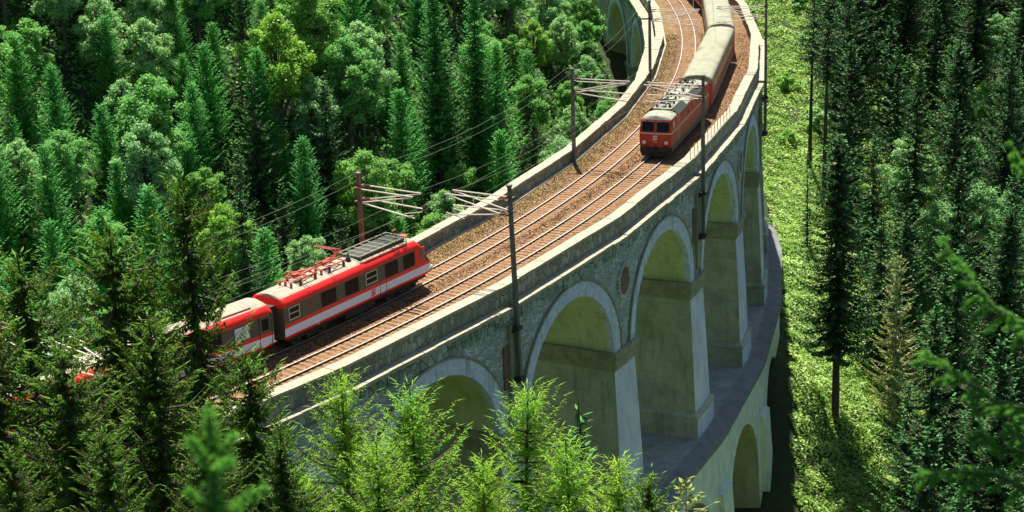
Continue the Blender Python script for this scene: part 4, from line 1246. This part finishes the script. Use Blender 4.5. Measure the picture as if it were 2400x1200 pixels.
# left fill behind the near spruces
ex = [(t['x'], t['y']) for t in TREES]
c = [(RNG.uniform(-42, -13), RNG.uniform(74, 108)) for _ in range(1500)]
c = [(x, y) for x, y in c if math.hypot(x-CX, y-CY) > R+9 and x/y < -.15]
for x, y in scatter(c, 4.6, ex):
    z = g1(x, y)
    top = proj((x, y, z+10))
    put('near' if RNG.uniform() < .6 else 'soft', int(RNG.integers(0, 4)), x, y, RNG.uniform(.5, .62))
print('fill trees', nl, nr, len(TREES))

# labels for the trees that have none: kind, look, where, and which from the left
WORDS = {'broad': ['rounded green broadleaf tree', 'pale bluish green broadleaf tree', 'large pale broadleaf tree', 'small green broadleaf tree', 'yellow green broadleaf tree', 'big dense broadleaf tree'],
         'soft': ['pointed soft young conifer'], 'spruce': ['dark spruce'], 'bigspruce': ['drooping dark spruce'], 'near': ['shaded near spruce'], 'bush': ['low leafy bush'], 'pine': ['bare trunked conifer'], 'larch': ['larch'], 'slim': ['slim spruce'], 'gold': ['yellowish spruce']}
GRP = {'L': 'forest trees on the hillside behind the viaduct', 'R': 'trees of the dark wood on the right', 'B': 'bushes on the meadow bank', 'N': 'spruces in the left foreground'}
cells = {}
for t in TREES:
    side = 'B' if t['kind'] == 'bush' else ('N' if t['y'] < 112 else ('R' if t['px'][0] > 1700 else 'L'))
    t['side'] = side
    t['o']['group'] = GRP[side] if not (t['kind'] == 'larch') else 'bright larches in the foreground'
    if t['label']: continue
    row = 'at the top edge' if t['px'][1] < 0 else ('in the upper part' if t['px'][1] < 220 else ('at mid height' if t['px'][1] < 520 else 'in the lower part'))
    wd = WORDS[t['kind']]; wd = wd[t['var'] % len(wd)] if len(wd) > 1 else wd[0]
    cells.setdefault((side, row, wd), []).append(t)
ORD = ['first', 'second', 'third', 'fourth', 'fifth', 'sixth', 'seventh', 'eighth', 'ninth', 'tenth', 'eleventh', 'twelfth', 'thirteenth', 'fourteenth', 'fifteenth', 'sixteenth', 'seventeenth', 'eighteenth', 'nineteenth', 'twentieth']
ORD += ['twenty-'+o_ for o_ in ORD[:9]]+['thirtieth']+['thirty-'+o_ for o_ in ORD[:9]]+['fortieth']+['forty-'+o_ for o_ in ORD[:9]]
PL = {'L': 'hillside forest', 'R': 'right wood', 'B': 'meadow bank', 'N': 'left foreground'}
for (side, row, wd), lst in cells.items():
    lst.sort(key=lambda t: t['px'][0])
    for i, t in enumerate(lst):
        t['o']['label'] = '%s %s, %s such from left %s' % (PL[side], wd, ORD[min(i, len(ORD)-1)], row)

# ---------------------------------------------------------------- meadow herbs and undergrowth
_rg = np.random.default_rng(99); _ph = _rg.uniform(0, 6.28, (14, 1)); _kx = _rg.normal(0, 1, (14, 2)); _kx = _kx/np.linalg.norm(_kx, axis=1, keepdims=True)*_rg.uniform(.5, 3.2, (14, 1))
def cover(n, fn, size, mat, name, zup=.35, clump=1.0):
    xs, ys = fn(n)
    z = ground(xs, ys)
    hgt = np.clip(np.sin(_kx[:, :1]*xs+_kx[:, 1:]*ys+_ph).sum(0)*.32+.45, -.1, 2.2)*.42*clump
    k = RNG.uniform(0, 1, len(xs))
    C = np.stack([xs, ys, z+np.maximum(hgt, 0)*k+.05+RNG.uniform(0, zup, len(xs))], 1)
    nrm = unit(RNG.normal(0, .6, C.shape)+np.array([0, 0, .8]))
    u = unit(np.cross(nrm, RNG.normal(size=C.shape))); v = np.cross(nrm, u)
    s_ = size*RNG.uniform(.6, 1.4, len(C))
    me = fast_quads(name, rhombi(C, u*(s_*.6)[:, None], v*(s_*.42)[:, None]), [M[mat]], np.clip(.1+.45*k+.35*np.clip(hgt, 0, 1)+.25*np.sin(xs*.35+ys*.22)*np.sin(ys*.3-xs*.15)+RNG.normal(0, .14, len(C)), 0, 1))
    o_ = bpy.data.objects.new(name, me); COL.objects.link(o_); tag(o_, kind='stuff')
    return o_
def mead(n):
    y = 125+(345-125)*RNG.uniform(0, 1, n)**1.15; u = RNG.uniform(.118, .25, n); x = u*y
    rad = np.hypot(x-CX, y-CY)-R; h = (1-ground(x, y))/math.tan(SUN_EL)      # herbs left out over the viaduct's shadow: bare dark ground deepens that shade
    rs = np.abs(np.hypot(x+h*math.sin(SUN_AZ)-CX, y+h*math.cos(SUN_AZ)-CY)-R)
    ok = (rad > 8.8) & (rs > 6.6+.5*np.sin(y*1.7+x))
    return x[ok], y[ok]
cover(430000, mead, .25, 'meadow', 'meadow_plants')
def under(n):
    y = RNG.uniform(118, 330, n); u = RNG.uniform(.2, .33, n); return u*y, y
cover(9000, under, .35, 'leaf', 'undergrowth')
def lfl(n):
    y = RNG.uniform(118, 300, n); u = RNG.uniform(-.31, .11, n); x = u*y
    ok = np.hypot(x-CX, y-CY) < R-8
    return x[ok], y[ok]
cover(150000, lfl, .38, 'leaf', 'hillside_undergrowth', .6, 2.5)

# ---------------------------------------------------------------- very near twigs, out of focus
def spray(path, rad, mat, n_side, needle, seed, root, org, sub=True):
    """one bough: woody axis with needle covered side shoots"""
    rg = np.random.default_rng(seed)
    path = np.asarray(path, float)
    W = Wood(); W.add(path-org, np.linspace(rad, rad*.4, len(path)), 6)
    C = []; U = []; V_ = []; T = []
    def needles(a, b_, dens=900, ln=needle):
        L = np.linalg.norm(b_-a); n = max(6, int(L*dens)); q = rg.uniform(0, 1, n)
        ax_ = (b_-a)/L; P = a+(b_-a)*q[:, None]
        d = unit(rg.normal(size=(n, 3))); d = unit(d-ax_*(d@ax_)[:, None]*.6+ax_*.6)
        l_ = ln*rg.uniform(.7, 1.2, n)*(1-.3*q)
        C.append(P+d*l_[:, None]*.5); U.append(d*l_[:, None]*.5); V_.append(unit(np.cross(d, rg.normal(size=(n, 3))))*.0055); T.append(np.clip(rg.normal(.55, .25, n), 0, 1))
    seg = np.linalg.norm(np.diff(path, axis=0), axis=1); tot = seg.sum()
    for i in range(len(path)-1): needles(path[i], path[i+1], 900)
    for k in range(n_side):
        f = (k+.5)/n_side*(len(path)-1); i = int(f); p = path[i]+(path[i+1]-path[i])*(f-i)
        ax_ = unit(path[i+1]-path[i]); sd_ = unit(np.cross(ax_, [0, 0, 1]))*(1 if k % 2 else -1)
        ln = tot*.15*rg.uniform(.4, 1.3)*(1-.5*k/n_side)
        e = p+unit(ax_*.8+sd_*rg.uniform(.5, 1)+np.array([0, 0, rg.uniform(-1.1, .1)]))*ln
        W.add([p-org, e-org], [rad*.4, rad*.2], 4); needles(p, e)
        if sub:
            for q in (.35, .6, .8):
                p2 = p+(e-p)*q; e2 = p2+unit((e-p)/ln+rg.normal(0, .5, 3)+np.array([0, 0, -.3]))*ln*.4; needles(p2, e2); W.add([p2-org, e2-org], [rad*.25, rad*.12], 4)
    me = fast_quads('crown', rhombi(np.concatenate(C)-org, np.concatenate(U), np.concatenate(V_)), [mat], np.concatenate(T))
    o_ = bpy.data.objects.new('needles', me); COL.objects.link(o_); o_.parent = root
    o_ = bpy.data.objects.new('branch', W.mesh('branch', M['bark'])); COL.objects.link(o_); o_.parent = root
def P3(px, py, d): return np.array([0, 0, CAMZ])+ray(px, py)*d
# the leader of a young spruce rising into the frame
D = 9.0
base = P3(505, 1330, D); g = g1(base[0], base[1])
org = np.array([base[0], base[1], g])
yt = empty('young_spruce', tuple(org)); tag(yt, 'blurred tip of a young spruce very close to the camera at the bottom edge', 'tree')
mb = MB(); mb.tube([(0, 0, 0), tuple(P3(505, 1210, D)-org)], .03, 6); mb.build('trunk', M['bark'], yt)
spray([P3(508, 1330, D), P3(505, 1200, D), P3(498, 1090, D), P3(490, 965, D)], .02, M['bough'], 0, .075, 1, yt, org)
for i, (a, b_) in enumerate([((500, 1095), (548, 1020)), ((497, 1095), (445, 1030)), ((500, 1100), (540, 1085)), ((504, 1210), (440, 1150)), ((504, 1215), (620, 1145)), ((505, 1230), (400, 1240)), ((505, 1230), (640, 1225)), ((505, 1215), (560, 1190))]):
    spray([P3(*a, D), P3(*b_, D-.15*(i % 3))], .012, M['bough'], 0, .06, 10+i, yt, org)
# boughs of a spruce standing just right of the camera
D = 14.0
nb_x, nb_y = P3(2620, 900, D)[:2]
g = g1(nb_x, nb_y); org = np.array([nb_x, nb_y, g])
bt = empty('spruce_tree', tuple(org)); tag(bt, 'blurred spruce boughs with hanging twigs reaching in from the right edge, very close', 'tree')
mb = MB(); mb.tube([(0, 0, 0), (0, 0, CAMZ+4-g)], .16, 10); mb.build('trunk', M['bark'], bt)
def bough(pts, seed, n, rad=.018):
    spray([P3(x, y, D+dd) for x, y, dd in pts], rad, M['bough'], n, .034, seed, bt, org)
bough([(2620, 560, .4), (2480, 480, .2), (2400, 400, .1), (2370, 340, 0)], 30, 12)
bough([(2620, 830, .3), (2440, 780, .1), (2330, 720, 0), (2270, 650, 0), (2210, 570, 0)], 31, 24)
bough([(2620, 1030, .2), (2450, 970, 0), (2330, 940, 0), (2250, 880, 0), (2170, 825, 0)], 32, 26)
bough([(2620, 1120, .3), (2440, 1070, .1), (2340, 1050, 0), (2290, 1010, 0)], 33, 18)
bough([(2640, 1290, .3), (2440, 1170, .1), (2330, 1110, 0), (2240, 1105, 0), (2150, 1115, 0)], 34, 24)
bough([(2640, 1200, .2), (2480, 1130, 0), (2400, 1040, 0), (2360, 1000, 0)], 35, 16)

# slanting dead stem in the dark wood
q = solve(2110, 960, 1.0, 110)
if q:
    a = np.array([q[0], q[1], g1(*q)])
    e = P3(2195, 1210, np.linalg.norm(a-np.array([0, 0, CAMZ]))-8); e[2] = max(e[2], g1(e[0], e[1])+.2)
    r_ = empty('fallen_trunk', tuple(a)); tag(r_, 'thin pale fallen trunk slanting through the dark wood at lower right', 'fallen tree')
    mb = MB(); mb.tube([(0, 0, 1.2), tuple((e-a)*.5+np.array([0, 0, .8])), tuple(e-a)], [.06, .09, .12], 6); mb.build('stem', M['barkpale'], r_)
